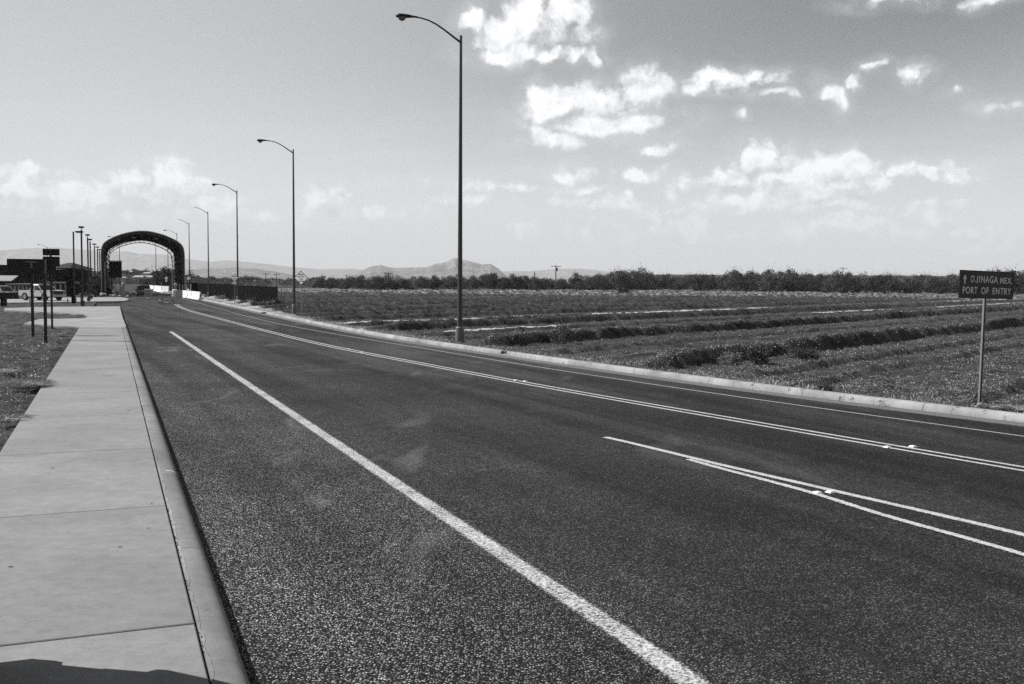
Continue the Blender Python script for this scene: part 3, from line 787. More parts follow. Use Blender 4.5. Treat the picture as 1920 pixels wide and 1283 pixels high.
# ------------------------------------------------------------------ distant land
def ridge(name, prof, D, depth, matr, label, nz=9, rough=.18, seed=0, cat='mountain', base=-5):
    pxs = np.linspace(prof[0][0], prof[-1][0], max(60, int((prof[-1][0]-prof[0][0])/1.6)))
    ys = np.interp(pxs, [p[0] for p in prof], [p[1] for p in prof])
    X = []; H = []
    for px, py in zip(pxs, ys):
        d = ray(px, py); X.append(d.x/d.y*D); H.append(max(0.5, CAMH+d.z/d.y*D))
    X = np.array(X); H = np.array(H)
    rows = np.linspace(-1, 1, 2*nz+1)
    XX = []; YY = []; ZZ = []
    for rr in rows:
        f = (1-abs(rr))
        gul = fbm(X/D*140+seed, np.full_like(X, rr*2.5+seed), 4)
        g2 = np.abs(fbm(X/D*60+seed*3, np.full_like(X, rr*1.2+seed+7), 3)-.5)*2
        shape = f**(1.15)*(1-rough*4*f*(1-f)*g2*2)
        Zr = H*shape+(0 if abs(rr) < 1e-6 else 1)*H*rough*(gul-.55)*f*1.2
        Zr = np.where(rr == 0, H*(1+.012*(gul-.5)), np.minimum(Zr, H*.985))
        y = D+rr*depth
        XX.append(X*y/D if rr < 0 else X); YY.append(np.full_like(X, y)); ZZ.append(Zr+base*(1-f))
    V = np.stack([np.array(XX), np.array(YY), np.array(ZZ)], -1).reshape(-1, 3)
    I = np.arange(len(V)).reshape(len(rows), len(X))
    Fq = np.stack([I[:-1, :-1], I[:-1, 1:], I[1:, 1:], I[1:, :-1]], -1).reshape(-1, 4)
    return tag(np_mesh(name, V, Fq, matr, smooth=True), label, cat, kind='structure')
ridge('mountain', [(640, 524), (668, 514), (690, 502), (705, 498), (715, 497), (728, 501), (742, 502.5), (800, 501), (812, 496), (835, 492), (852, 483), (862, 486), (885, 491), (905, 496), (920, 495), (935, 504), (948, 517), (965, 526)], 9000, 1500, M_mtn, 'twin-humped mountain beyond the tree line', seed=2)
ridge('mountain', [(330, 519), (350, 508), (380, 503.5), (430, 502.5), (475, 503), (510, 508), (540, 514), (575, 521)], 8500, 1300, M_mtn, 'long low hill behind the fence', seed=11)
ridge('mountain', [(-40, 466), (0, 470), (50, 466), (100, 464), (150, 468), (205, 471), (235, 471), (262, 476), (290, 477), (330, 479), (350, 486), (392, 491), (425, 488), (450, 490), (490, 494), (515, 497), (560, 502), (600, 505), (660, 504), (700, 508), (760, 512), (1000, 508), (1050, 503.5), (1090, 504), (1130, 508), (1190, 520)], 18500, 2500, M_mtn, 'faint far mountain range along the horizon', seed=5, rough=.12)
ridge('mesa', [(1100, 528), (1118, 517), (1150, 514.5), (1300, 515), (1500, 516), (1700, 517), (1800, 518), (2050, 520), (2300, 524)], 2600, 260, M_mesa, 'flat-topped mesa behind the right tree line', seed=8, rough=.05, cat='mesa')
ridge('hill', [(60, 530), (95, 514), (130, 512), (200, 511), (235, 509), (262, 508), (300, 508.5), (322, 511), (345, 517), (372, 524), (400, 532)], 800, 240, M_hill, 'low scrubby hillside under the town', seed=21, rough=.12, cat='hill', base=-1)

# ------------------------------------------------------------------ vegetation
def crown_pts(N, R, H, lumps, rs, zb=.15):
    """points on and in several leaf clumps spread through the crown"""
    C = []
    for i in range(lumps):
        a = rs.uniform(0, 2*math.pi); rr = R*.72*math.sqrt(rs.uniform()); z = H*rs.uniform(zb+.12, .86)
        edge = 1-abs(z/H-.45)*.9
        C.append((rr*math.cos(a)*edge, rr*math.sin(a)*edge, z, rs.uniform(.22, .42)*R))
    C = np.array(C); idx = rs.integers(0, lumps, N)
    d = rs.normal(size=(N, 3)); d /= np.linalg.norm(d, axis=1)[:, None]
    rad_ = C[idx, 3]*rs.uniform(.45, 1.08, N)
    P = C[idx, :3]+d*rad_[:, None]*np.array([1, 1, .72])
    P[:, 2] = np.maximum(P[:, 2], .03)
    return P
def make_tree(name, R, H, N, leaf, lm, seed, label, cat, group=None, lumps=14, trunks=1, zb=.1, sprigs=0):
    rs = np.random.default_rng(seed)
    root = empty(name, label=label, cat=cat, group=group)
    mb = MB()
    for k in range(trunks):
        a = rs.uniform(0, 6.28); b_ = rs.uniform(.15, .5)*R
        top = Vector((b_*math.cos(a), b_*math.sin(a), H*.55)); midp = top*.45+Vector((rs.normal()*.08*R, rs.normal()*.08*R, 0))
        r0 = H*.022+.02
        mb.tube([(0, 0, -.1), midp, top], [r0, r0*.7, r0*.35], 7)
        for j in range(3):
            a2 = rs.uniform(0, 6.28); e = top+Vector((R*.5*math.cos(a2), R*.5*math.sin(a2), H*rs.uniform(.1, .3)))
            mb.tube([midp if j else top, e], [r0*.45, r0*.12], 5)
    if trunks: mb.build('trunk', M_bark, root)
    P = crown_pts(N, R, H, lumps, rs, zb)
    sz = rs.uniform(.6, 1.4, N)*leaf
    V, Fq = leaves(P, sz, .9, 1.7, rs)
    if sprigs:
        # upright shoots breaking the outline
        S = P[rs.integers(0, N, sprigs)]; out = []
        for p in S:
            L = leaf*rs.uniform(2.5, 6); dirv = np.array([rs.normal()*.35+p[0]/R*.5, rs.normal()*.35+p[1]/R*.5, 1.]); dirv /= np.linalg.norm(dirv)
            for q in np.linspace(0, 1, 6): out.append(p+dirv*L*q+rs.normal(size=3)*leaf*.15)
        V2, F2 = leaves(np.array(out), rs.uniform(.5, .9, len(out))*leaf, 1.2, 2.2, rs)
        Fq = np.concatenate([Fq, F2+len(V)]); V = np.concatenate([V, V2])
    np_mesh('crown', V, Fq, lm, root)
    return root
protoT = []
LBL = ['dark mesquite in the dense thicket closing the field', 'mid-grey bushy mesquite in the thicket closing the field', 'loose pale-leaved shrub in the thicket closing the field']
for k in range(7):
    kind = [0, 1, 0, 1, 2, 0, 1][k]
    protoT.append(make_tree('mesquite_tree', 3.6, 4.6, 2600, .30, [M_leaf_d, M_leaf_m, M_leaf_l][kind], 100+k, LBL[kind], 'tree', 'mesquites along the far edge of the field', lumps=20, trunks=2, zb=.0, sprigs=60))
used = [0]*7
def where(px, row):
    a = 'left of the nearest street lamp' if px < 863 else 'between the nearest lamp and tallest utility pole' if px < 1042 else 'right of the tallest utility pole' if px < 1580 else 'between the distant utility pole and port sign'
    return a if row == 0 else a+', rear row'
KIND = ['dark mesquite', 'mid-grey bushy mesquite', 'dark mesquite', 'mid-grey bushy mesquite', 'loose pale mesquite', 'dark mesquite', 'mid-grey bushy mesquite']
def place_tree(pi, x, y, sc_, rz, z=0, sz=1.0):
    o = protoT[pi] if used[pi] == 0 else copy_tree(protoT[pi])
    used[pi] += 1
    o.location = (x, y, z); o.scale = (sc_, sc_, sc_*sz); o.rotation_euler = (0, 0, rz); return o
TB = [(560, 541), (700, 545), (900, 545), (1090, 547), (1250, 546), (1500, 550), (1650, 552), (1920, 553.5), (2050, 554)]
TT = [(560, 521), (600, 518), (640, 522), (700, 518), (900, 517), (960, 516), (1000, 520), (1065, 521), (1110, 517), (1150, 508), (1200, 511), (1260, 518), (1320, 516), (1400, 513), (1440, 507), (1520, 514), (1700, 516), (1800, 516), (1880, 509), (1960, 506), (2050, 508)]
rt = random.Random(5); px = 588.0
while px < 2020:
    by = np.interp(px, *zip(*TB))-rt.uniform(0, 2.4); ty = np.interp(px, *zip(*TT))+rt.uniform(-2.0, 5.5)
    x, y = at(px, by, 0); hgt = (by-ty)/FPX*y
    pi = rt.choice([0, 1, 2, 3, 5, 6, 0, 2, 4] if px < 1900 else [0, 2, 5])
    o = place_tree(pi, x, y, max(.4, hgt/4.5)*rt.uniform(.85, 1.08), rt.uniform(0, 6.28), sz=rt.uniform(.9, 1.1)); o['label'] = KIND[pi]+' '+where(px, 0)
    px += rt.uniform(7, 15)*(1 if px > 1050 else .9)
# second, farther row filling the gaps
px = 600.0
while px < 2000:
    by = np.interp(px, *zip(*TB))-rt.uniform(3, 6); ty = np.interp(px, *zip(*TT))+rt.uniform(0, 4)
    x, y = at(px, by, 0); hgt = (by-ty)/FPX*y
    pi = rt.choice([0, 1, 2, 5]); o = place_tree(pi, x, y, max(.4, hgt/4.5), rt.uniform(0, 6.28)); o['label'] = KIND[pi]+' '+where(px, 1)
    px += rt.uniform(14, 26)
# far tree band left of the diamond sign (beyond the fence)
far_t = make_tree('far_tree', 4.2, 4.6, 900, .5, M_leaf_d, 140, 'small dark round tree in the far band behind the fence', 'tree', 'far trees behind the fence', lumps=12)
used_far = False
px = 352.0
while px < 600:
    by = 529.5+rt.uniform(0, 4); ty = 521.5+rt.uniform(-2.5, 2.5)+(4 if px > 525 else 0)
    x, y = at(px, by, 0); hgt = max(1.5, (by-ty)/FPX*y)
    o = copy_tree(far_t) if used_far else far_t; used_far = True
    o.location = (x, y, 0); s_ = hgt/4.4; o.scale = (s_*1.1, s_*1.1, s_); o.rotation_euler = (0, 0, rt.uniform(0, 6))
    px += rt.uniform(5, 11)
# scrub band between far trees and fence
sc_t = make_tree('scrub_bush', 2.2, 1.5, 500, .22, M_leaf_m, 150, 'low scrub bush on the flat behind the fence', 'bush', 'scrub bushes on the flat behind the fence', lumps=9, zb=0)
uf = False
for k in range(75):
    px = rt.uniform(345, 700); by = rt.uniform(531, 541) if px > 380 else rt.uniform(530, 536)
    x, y = at(px, by, 0)
    o = copy_tree(sc_t) if uf else sc_t; uf = True
    s_ = rt.uniform(.6, 1.4)*y/300; o.location = (x, y, 0); o.scale = (s_, s_, s_*.9); o.rotation_euler = (0, 0, rt.uniform(0, 6))
# mesquites standing out
def single(name, px, py, top, R_rel, lm, seed, label, N=2600, leaf=.2, cat='bush', z=0, trunks=2, lumps=16, sprigs=40, zb=0.0):
    x, y = at(px, py, z); H = (py-top)/FPX*y
    o = make_tree(name, H*R_rel, H, N, leaf, lm, seed, label, cat, lumps=lumps, trunks=trunks, zb=zb, sprigs=sprigs)
    o.location = (x, y, z-.03); return o
single('mesquite_tree', 1082, 548, 510, .50, M_leaf_m, 201, 'taller loose mesquite standing clear left of the big bush cluster', 2200, .28, 'tree', zb=.25)
single('mesquite_bush', 1165, 551, 509, .85, M_leaf_m, 202, 'broad leafy bush cluster bulging out of the tree line', 5200, .28, lumps=26, sprigs=90)
single('mesquite_bush', 640, 541, 521, .9, M_leaf_d, 203, 'rounded dark bush near the diamond bridge sign', 1500, .25)
single('mesquite_bush', 592, 540, 522, 1.0, M_leaf_d, 204, 'dark spreading bush just right of the bridge sign', 1600, .25)
single('field_bush', 1055, 645, 608, .85, M_leaf_m, 205, 'wispy dark bush growing in the near field', 1700, .07, sprigs=120, lumps=14)
single('field_bush', 1372, 684, 662, 1.3, M_leaf_l, 206, 'pale dry bush beside the far kerb', 1500, .05, sprigs=60)
single('field_bush', 1420, 688, 650, 1.0, M_leaf_m, 207, 'dark bush on the end of the nearest big ridge', 2200, .06, sprigs=80)
single('field_bush', 1500, 676, 654, 1.9, M_leaf_m, 208, 'long low bush trailing along the nearest big ridge', 2400, .06, sprigs=60)
single('field_bush', 1545, 740, 722, 1.0, M_leaf_d, 209, 'small dark weed near the kerb left of the port sign', 500, .05)
single('field_bush', 1700, 745, 728, 1.1, M_leaf_l, 210, 'small pale weed near the kerb beside the port sign', 450, .05)
single('field_bush', 945, 664, 657, 1.2, M_leaf_d, 211, 'tiny dark weed growing on top of the far kerb', 160, .04, trunks=0, sprigs=8, z=.15)
for k, (px, py, h_) in enumerate([(478, 570, 14), (468, 572, 9), (492, 576, 8), (506, 577, 13), (450, 569, 6), (420, 563, 5), (600, 568, 9), (585, 576, 8), (530, 580, 8)]):
    single('verge_bush', px, py, py-h_, .9, M_leaf_l if k % 2 else M_leaf_m, 220+k,
           ['grey weed clump at the foot of the slatted fence', 'pale weed clump in front of the slatted fence', 'dark low weed on the sandy verge near the fence end', 'pale weed at the very end of the fence', 'dark weed beside the speed sign post', 'pale little weed on the sandy verge left of the speed sign', 'dark weed clump right of the bridge sign', 'pale weed clump at the foot of the bridge sign', 'dark weed between fence end and second street lamp'][k], 420, .11, sprigs=10, lumps=8, trunks=1)
# dry grass tuft hanging over the sidewalk edge
def tuft(px, py, w, h, label, N=420, z=.12, matr=None, seed=0):
    x, y = at(px, py, z); rs = np.random.default_rng(300+seed); mb_v = []; root = None
    a = rs.uniform(0, 6.28, N); r = rs.uniform(0, .35*w, N); P0 = np.stack([r*np.cos(a), r*np.sin(a), np.zeros(N)], 1)
    dirn = np.stack([np.cos(a)*rs.uniform(.3, 1.2, N), np.sin(a)*rs.uniform(.3, 1.2, N), rs.uniform(.5, 1.3, N)], 1); dirn /= np.linalg.norm(dirn, axis=1)[:, None]
    L = rs.uniform(.5, 1, N)[:, None]*h; P1 = P0+dirn*L*.6; P2 = P1+(dirn*[1, 1, -.1])*L*.5*np.array([w/h*.6, w/h*.6, 1])
    side = np.cross(dirn, rs.normal(size=(N, 3))); side /= np.linalg.norm(side, axis=1)[:, None]; side *= .004
    V = np.stack([P0-side, P0+side, P1+side, P1-side, P2+side*.3, P2-side*.3], 1).reshape(-1, 3)
    b0 = np.arange(N)*6; Fq = np.concatenate([np.stack([b0, b0+1, b0+2, b0+3], 1), np.stack([b0+3, b0+2, b0+4, b0+5], 1)])
    o = np_mesh('grass_tuft', V, Fq, matr or M_dry); o.location = (x, y, z); tag(o, label, 'grass'); return o
tuft(52, 728, 1.0, .34, 'large dry grass tuft leaning over the sidewalk edge', 1200, seed=1)
tuft(10, 700, .7, .2, 'dry grass tuft at the left frame edge behind the big one', 500, seed=2)
tuft(14, 790, .8, .18, 'flat dry grass tuft close to the near sidewalk edge', 600, seed=3)
tuft(1898, 770, .5, .22, 'pale grass tuft behind the kerb right of the port sign', 400, z=.1, seed=4)
tuft(1855, 768, .45, .2, 'pale grass tuft at the foot of the port sign post', 350, z=.1, seed=5)

rl = random.Random(21)
for (px, py, lb) in [(225, 1026, 'dark dead leaf near the middle of the sidewalk'), (20, 1063, 'dark dead leaf at the left edge of the sidewalk'), (285, 945, 'tiny dark leaf near the third joint from below'), (241, 770, 'small dark pebble on the sidewalk by the kerb'), (98, 878, 'thin dark twig on the sidewalk left of centre'), (278, 991, 'tiny dark speck of leaf close to the kerb'), (157, 721, 'dark speck of leaf in the upper sidewalk')]:
    x, y = at(px, py, .155); lf = MB(); L = rl.uniform(.02, .035)
    lf.add([(-L, 0, .001), (0, -L*.35, .004), (L, 0, .002), (0, L*.35, .006)], [(0, 1, 2, 3)]); lo = lf.build('dead_leaf', M_blk); lo.location = (x, y, .155); lo.rotation_euler = (0, 0, rl.uniform(0, 1)); tag(lo, lb, 'leaf', 'bits of leaf lying on the sidewalk')
# small straws lying on the near road
mb = MB()
for (px, py, L, a) in [(1150/3.03+40, 1020, .22, .4), (432, 1016, .20, -.5), (438, 1078, .12, .2), (425, 1112, .25, -.3), (437, 1117, .18, -.6), (518, 1240, .06, 0), (360, 923, .14, .1)]:
    x, y = at(px, py, 0)
    mb.tube([(x, y, .012), (x+L*.5*math.cos(a), y+L*.5*math.sin(a), .022), (x+L*math.cos(a+.3), y+L*math.sin(a+.3), .010)], .0018, 5)
tag(mb.build('straw', M_dry), 'thin dry straws lying by the kerb on the asphalt', 'straw', kind='stuff')
# ------------------------------------------------------------------ street lamps
P0 = Vector(at(862, 646)); P1 = Vector(at(552, 590.5))
step_ = Vector((-13.55, 33.8))
def make_lamp():
    root = empty('street_lamp', (P0.x, P0.y, .05))
    H = 11.95
    MB().tube([(0, 0, -.1), (0, 0, .62), (0, 0, .66)], [.18, .17, .13], 18).build('base_shroud', M_shroud, root, True)
    MB().tube([(0, 0, .60), (0, 0, H), (0, 0, H+.12)], [.105, .052, .05], 14).build('pole', M_pole, root, True)
    pts = []
    for k in range(13):                                       # mast arm: rises straight, then bends level
        t = k/12; pts.append((-2.42*t, 0, H-.12+.86*math.sin(min(1, t*1.15)*math.pi/2)**1.0*(1.0) * (1-(1-t)**1.6*0.0)))
    pts = [(0, 0, H-.15), (-.29, 0, H+.03), (-.66, 0, H+.27), (-1.0, 0, H+.46), (-1.3, 0, H+.58), (-1.6, 0, H+.64), (-1.85, 0, H+.66)]
    MB().tube(pts, [.045, .04, .036, .033, .03, .03, .03], 10).build('mast_arm', M_pole, root, True)
    hd = MB(); sec = [(-1.75, .035, .04), (-1.92, .06, .05), (-2.12, .13, .085), (-2.38, .17, .10), (-2.54, .14, .09), (-2.60, .05, .04)]
    n = 14; V = []
    for (x, w, h) in sec:
        for k in range(n):
            q = 2*math.pi*k/n; z = math.sin(q)*h*(1.0 if math.sin(q) > 0 else .55)
            V.append((x, math.cos(q)*w, H+.66+z-(x+1.75)*-.04))
    Fs = [(i*n+k, i*n+(k+1) % n, (i+1)*n+(k+1) % n, (i+1)*n+k) for i in range(len(sec)-1) for k in range(n)]
    Fs += [tuple(range(n)), tuple((len(sec)-1)*n+k for k in range(n-1, -1, -1))]
    hd.add(V, Fs); head = hd.build('lamp_head', M_dkm, root, True)
    MB().ellipsoid((-2.36, 0, H+.59), (.15, .13, .13), 16, 10).build('lens', M_lens, head, True)
    return root
roadang = math.atan2(-.372, -.928)                                # arm points across the road to the left
lamp = make_lamp()
lab = ['tall nearest street lamp on the far kerb, cut against clouds', 'second street lamp from the camera, beside the bridge sign', 'third street lamp, beside the speed sign before the fence',
       'fourth street lamp, bare arm, right of the white barrier', 'fifth street lamp with a bare thin arm, just right of the arch', 'sixth street lamp whose head shows above the arch roof', 'far street lamp seen through the arch right side']
ARMROT = math.atan2(.34, .94)                                     # arm is local -X
for k in range(7):
    o = lamp if k == 0 else copy_tree(lamp, skip=('lamp_head',) if k in (3, 4) else ())
    lpx, lD = [(862.5, 39.98), (551.5, 73.9), (446, 107.5), (391.5, 141.5), (356, 169.6), (333, 206.7), (316, 243)][k]
    d_ = ray(lpx, 560); p = P0 if k == 0 else Vector((d_.x/d_.y*lD, lD))
    o.location = (p.x, p.y, .05); o.rotation_euler = (0, 0, ARMROT)
    tag(o, lab[k], 'street lamp', 'street lamps along the far kerb')
def lamp_copy(px, D, label, rz, sc_=1.0):
    o = copy_tree(lamp); d = ray(px, 530); o.location = (d.x/d.y*D, D, 0); o.rotation_euler = (0, 0, rz); o.scale = (sc_,)*3
    tag(o, label, 'street lamp', 'far street lamps'); return o
lamp_copy(293, 236, 'far street lamp standing mid-way inside the arch opening', ARMROT)
lamp_copy(225, 238, 'far street lamp above the dark panel inside the arch', ARMROT)
lamp_copy(90, 262, 'small far street lamp rising behind the left sign backs', ARMROT, .9)

# box-head lamps at the port of entry
def box_lamp(D, px, H, label, side=0, bw=.72, first=[None]):
    d = ray(px, 540); x = d.x/d.y*D
    root = empty('box_lamp', (x, D, 0)); rz = 0.2
    root.rotation_euler = (0, 0, rz)
    MB().box((0, 0, H/2), (.13, .13, H)).box((0, 0, .25), (.3, .3, .5)).build('pole', M_poleD, root)
    if side:
        MB().box((.28, 0, H+.0), (.30, .08, .08)).build('bracket', M_poleD, root)
        MB().box((.28+.33, 0, H-.02), (.66, .42, .2)).build('lamp_head', M_dkm, root, bevel=.02)
    else:
        MB().box((0, 0, H+.12), (.06, .06, .3)).build('bracket', M_poleD, root)
        MB().box((0, 0, H+.30), (bw, .42, .16)).build('lamp_head', M_dkm, root, bevel=.02)
    return tag(root, label, 'lamp post', 'box-headed lamp posts by the port entrance')
box_lamp(105, 139.5, 7.45, 'lamp post with a sideways box head, leftmost of the row', 1)
box_lamp(92, 154.5, 6.95, 'tallest-looking box lamp post, second in the row', bw=.42)
for k, (px, D, w_) in enumerate([(166, 107, .40), (170.5, 119, .42), (178.5, 135, .46), (184, 147, .46), (188, 160, .46)]):
    box_lamp(D, px, 6.9, ['third box lamp post from the left', 'fourth box lamp post from the left', 'fifth box lamp post from the left, mid-row', 'sixth box lamp post, next to the last', 'farthest box lamp post touching the arch edge'][k], bw=w_)
box_lamp(230, 129, 5.2, 'small far box lamp post behind the dark sign backs', 1)

# ------------------------------------------------------------------ signs
# port of entry sign
sx, sy = at(1838, 769)
ps = empty('road_sign', (sx, sy, .10), rad(27), 'dark rectangular sign reading OJINAGA MEX. PORT OF ENTRY on one post', 'road sign')
D_ = sy; up = lambda py, px=1845: (hz(px)-py)/FPX*D_+CAMH      # height at which a pixel row sits at the sign's distance
zt, zb_ = up(508.5)-.1, up(560)-.1
wS = 1.60; ps.rotation_euler = (0, rad(1.2), rad(27))
MB().box((0, .04, (zb_+.15)/2-.1), (.055, .012, zb_+.5)).box((-.025, .022, (zb_+.15)/2-.1), (.010, .035, zb_+.5)).box((.025, .022, (zb_+.15)/2-.1), (.010, .035, zb_+.5)).build('post', M_galv, ps)
pn = MB().box((0, -.006, (zt+zb_)/2), (wS, .012, zt-zb_)).build('panel', M_signF, ps, bevel=.003)
MB().box((0, -.0135, zt-.008), (wS-.01, .003, .010)).box((0, -.0135, zb_+.008), (wS-.01, .003, .010)).box((-wS/2+.008, -.0135, (zt+zb_)/2), (.010, .003, zt-zb_-.03)).box((wS/2-.008, -.0135, (zt+zb_)/2), (.010, .003, zt-zb_-.03)).build('border', M_signB, pn)
MB().box((0, -.0135, zb_+(zt-zb_)*.97-.02), (.012, .006, .012)).box((0, -.0135, zb_+.04), (.012, .006, .012)).build('bolt', M_galv, pn)
hS = zt-zb_; R90 = (rad(90), 0, 0)
zr1, zr2 = zb_+hS*.68, zb_+hS*.27
def X_(px): return (px-1847.5)/101*wS
def fit(s_, l, r_, z, hc):
    o = text('lettering', s_, hc/.70, M_letter, pn, ((X_(l)+X_(r_))/2, -.014, z), R90, 1, .002, .003, space=1.12)
    w0 = o.dimensions.x; k = (X_(r_)-X_(l))/max(.01, (max(v.co.x for v in o.data.vertices)-min(v.co.x for v in o.data.vertices)))
    o.data.transform(Matrix.Diagonal((k, 1, 1, 1)))
fit('O', 1817, 1823.6, zr1, .135); fit('INAGA', 1832, 1867, zr1, .135)
jw = X_(1829.6)-X_(1825.2)
jt = MB().tube([(X_(1829.2), -.014, zr1+.066), (X_(1829.2), -.014, zr1-.03), (X_(1828.5), -.014, zr1-.055), (X_(1827.4), -.014, zr1-.062), (X_(1826.2), -.014, zr1-.055), (X_(1825.5), -.014, zr1-.03)], .011, 6)
jt.build('lettering', M_letter, pn)
fit('MEX.', 1871.5, 1895, zr1-.01, .12)
fit('PORT', 1803, 1830, zr2, .13); fit('OF', 1837, 1851, zr2, .13); fit('ENTRY', 1858, 1893, zr2, .13)
ar = MB(); ax_ = X_(1806.5)
V = [(ax_-.018, -.014, zr1-.095), (ax_+.018, -.014, zr1-.095), (ax_+.018, -.014, zr1+.01), (ax_+.045, -.014, zr1-.012), (ax_+.045, -.014, zr1+.018), (ax_, -.014, zr1+.095), (ax_-.045, -.014, zr1+.018), (ax_-.045, -.014, zr1-.012), (ax_-.018, -.014, zr1+.01)]
ar.add(V+[(x, -.011, z) for x, y, z in V], [tuple(range(9)), tuple(range(17, 8, -1))]+[(i, (i+1) % 9, (i+1) % 9+9, i+9) for i in range(9)])
ar.build('arrow', M_letter, pn)

def diamond(px, py, D, cx_, cy_, hd, lines, label, plaque=None, size=.14, rz=0.0):
    x = ray(px, py).x/ray(px, py).y*D
    root = empty('warning_sign', (x, D, .05), rz, label, 'warning sign')
    zc = CAMH+(hz(px)-cy_)/FPX*D-.05; h = hd/FPX*D; hw = h*1.16
    MB().box((0, .03, (zc-.05)/2-.1), (.05, .05, zc+h*.6+.1-.1)).build('post', M_galv, root)
    p = MB(); V = [(-hw, -.004, zc), (0, -.004, zc-h), (hw, -.004, zc), (0, -.004, zc+h)]
    p.add(V+[(a, .004, c) for a, b2, c in V], [(0, 1, 2, 3), (7, 6, 5, 4), (0, 4, 5, 1), (1, 5, 6, 2), (2, 6, 7, 3), (3, 7, 4, 0)])
    pn = p.build('panel', M_yel, root)
    bd = MB(); o_, i_ = h*.995, h*.90
    O = [(-o_*1.16, -.0065, zc), (0, -.0065, zc-o_), (o_*1.16, -.0065, zc), (0, -.0065, zc+o_)]; I_ = [(-i_*1.16, -.0065, zc), (0, -.0065, zc-i_), (i_*1.16, -.0065, zc), (0, -.0065, zc+i_)]
    bd.add(O+I_, [(k, (k+1) % 4, (k+1) % 4+4, k+4) for k in range(4)]); bd.build('border', M_blk, pn)
    n = len(lines)
    for k, s in enumerate(lines):
        text('lettering', s, h*size, M_blk, pn, (0, -.008, zc+h*(.5-(k+.5)/n)*size*1.25*n), R90, .85, .001, 0)
    if plaque:
        q = MB().box((0, -.004, zc-h*1.30), (h*1.15, .01, h*.5)).build('plaque', M_yel, root)
        text('lettering', plaque, h*.36, M_blk, q, (0, -.011, zc-h*1.30), R90, .85, .001, h*.006)
    return root
diamond(565, 593, 71, 565, 521.3, 13.6, ['BRIDGE', 'MAY ICE IN', 'COLD', 'WEATHER'], 'large diamond sign reading BRIDGE MAY ICE IN COLD WEATHER', size=.25, rz=-.38)
diamond(440, 570, 104, 440.5, 521, 7.4, ['SPEED', 'HUMP'], 'diamond sign with small plaque before the third street lamp', plaque='15 M.P.H.', size=.46, rz=-.30)
diamond(354, 556, 150, 354.5, 522, 4.4, ['ROAD', 'WORK'], 'small diamond sign in front of the fence beside the arch', size=.46, rz=-.30)
diamond(312, 540, 215, 312, 522, 4.0, ['SPEED', 'HUMP'], 'tiny diamond sign with plaque seen through the arch', plaque='15', size=.46, rz=-.30)

# sign backs at left
def sign_back(px, base, panels, label, rz, post_top, bracket=None, post_w=.11):
    x, y = at(px, base, .1)
    root = empty('sign_back', (x, y, .08), rz, label, 'road sign')
    zz = lambda py: CAMH+(hz(px)-py)/FPX*y-.08
    MB().box((0, 0, zz(post_top)/2-.15), (post_w, post_w, zz(post_top)+.3)).build('post', M_poleD, root, bevel=.008)
    for (l, r_, t, b_) in panels:
        MB().box((((l+r_)/2-px)/FPX*y, .075, (zz(t)+zz(b_))/2), ((r_-l)/FPX*y, .02, zz(t)-zz(b_))).build('panel', M_signB, root, bevel=.006)
    for (l, r_, t, b_) in bracket or []:
        MB().box((((l+r_)/2-px)/FPX*y, -.075, (zz(t)+zz(b_))/2), ((r_-l)/FPX*y, .03, zz(t)-zz(b_))).build('bracket', M_shroud, root)
    return root
sign_back(62, 630, [(20, 85, 486, 515)], 'wide dark sign back on a single post, leftmost of three', rad(19), 515, [(52, 72, 490.5, 493), (60.5, 64, 493, 503)])
sign_back(86, 640, [(88, 105.5, 484, 515)], 'narrow dark sign back with a pale vertical bracket, middle of three', rad(19), 486, [(87, 90.5, 487, 514)])
sign_back(98, 617, [(84, 113, 467, 479.5), (84, 113, 481.5, 500)], 'two stacked dark sign backs on the rightmost of three posts', rad(19), 467, [], .09)
sign_back(155.5, 576, [(151, 161, 522, 534)], 'small square sign back low on a post by the entrance', rad(19), 522, [], .09)

# big dark board on posts inside the arch
bx_, by_ = ray(217, 530).x/ray(217, 530).y*148, 148
bd_ = empty('dark_board', (bx_, by_, 0), rad(19), 'large dark square board raised on posts in the arch opening', 'signboard')
z1_, z0_ = CAMH+(524-491)/FPX*148, CAMH+(524-521)/FPX*148
MB().box((0, 0, (z1_+z0_)/2), (22/FPX*148, .15, z1_-z0_)).build('panel', M_blk, bd_)
MB().box((0, 0, z1_+.08), (24/FPX*148, .4, .12)).build('cap', M_signB, bd_)
for s_ in (-.6, .6): MB().box((s_, .15, z0_/2+.3), (.12, .12, z0_+.6)).build('post', M_poleD, bd_)

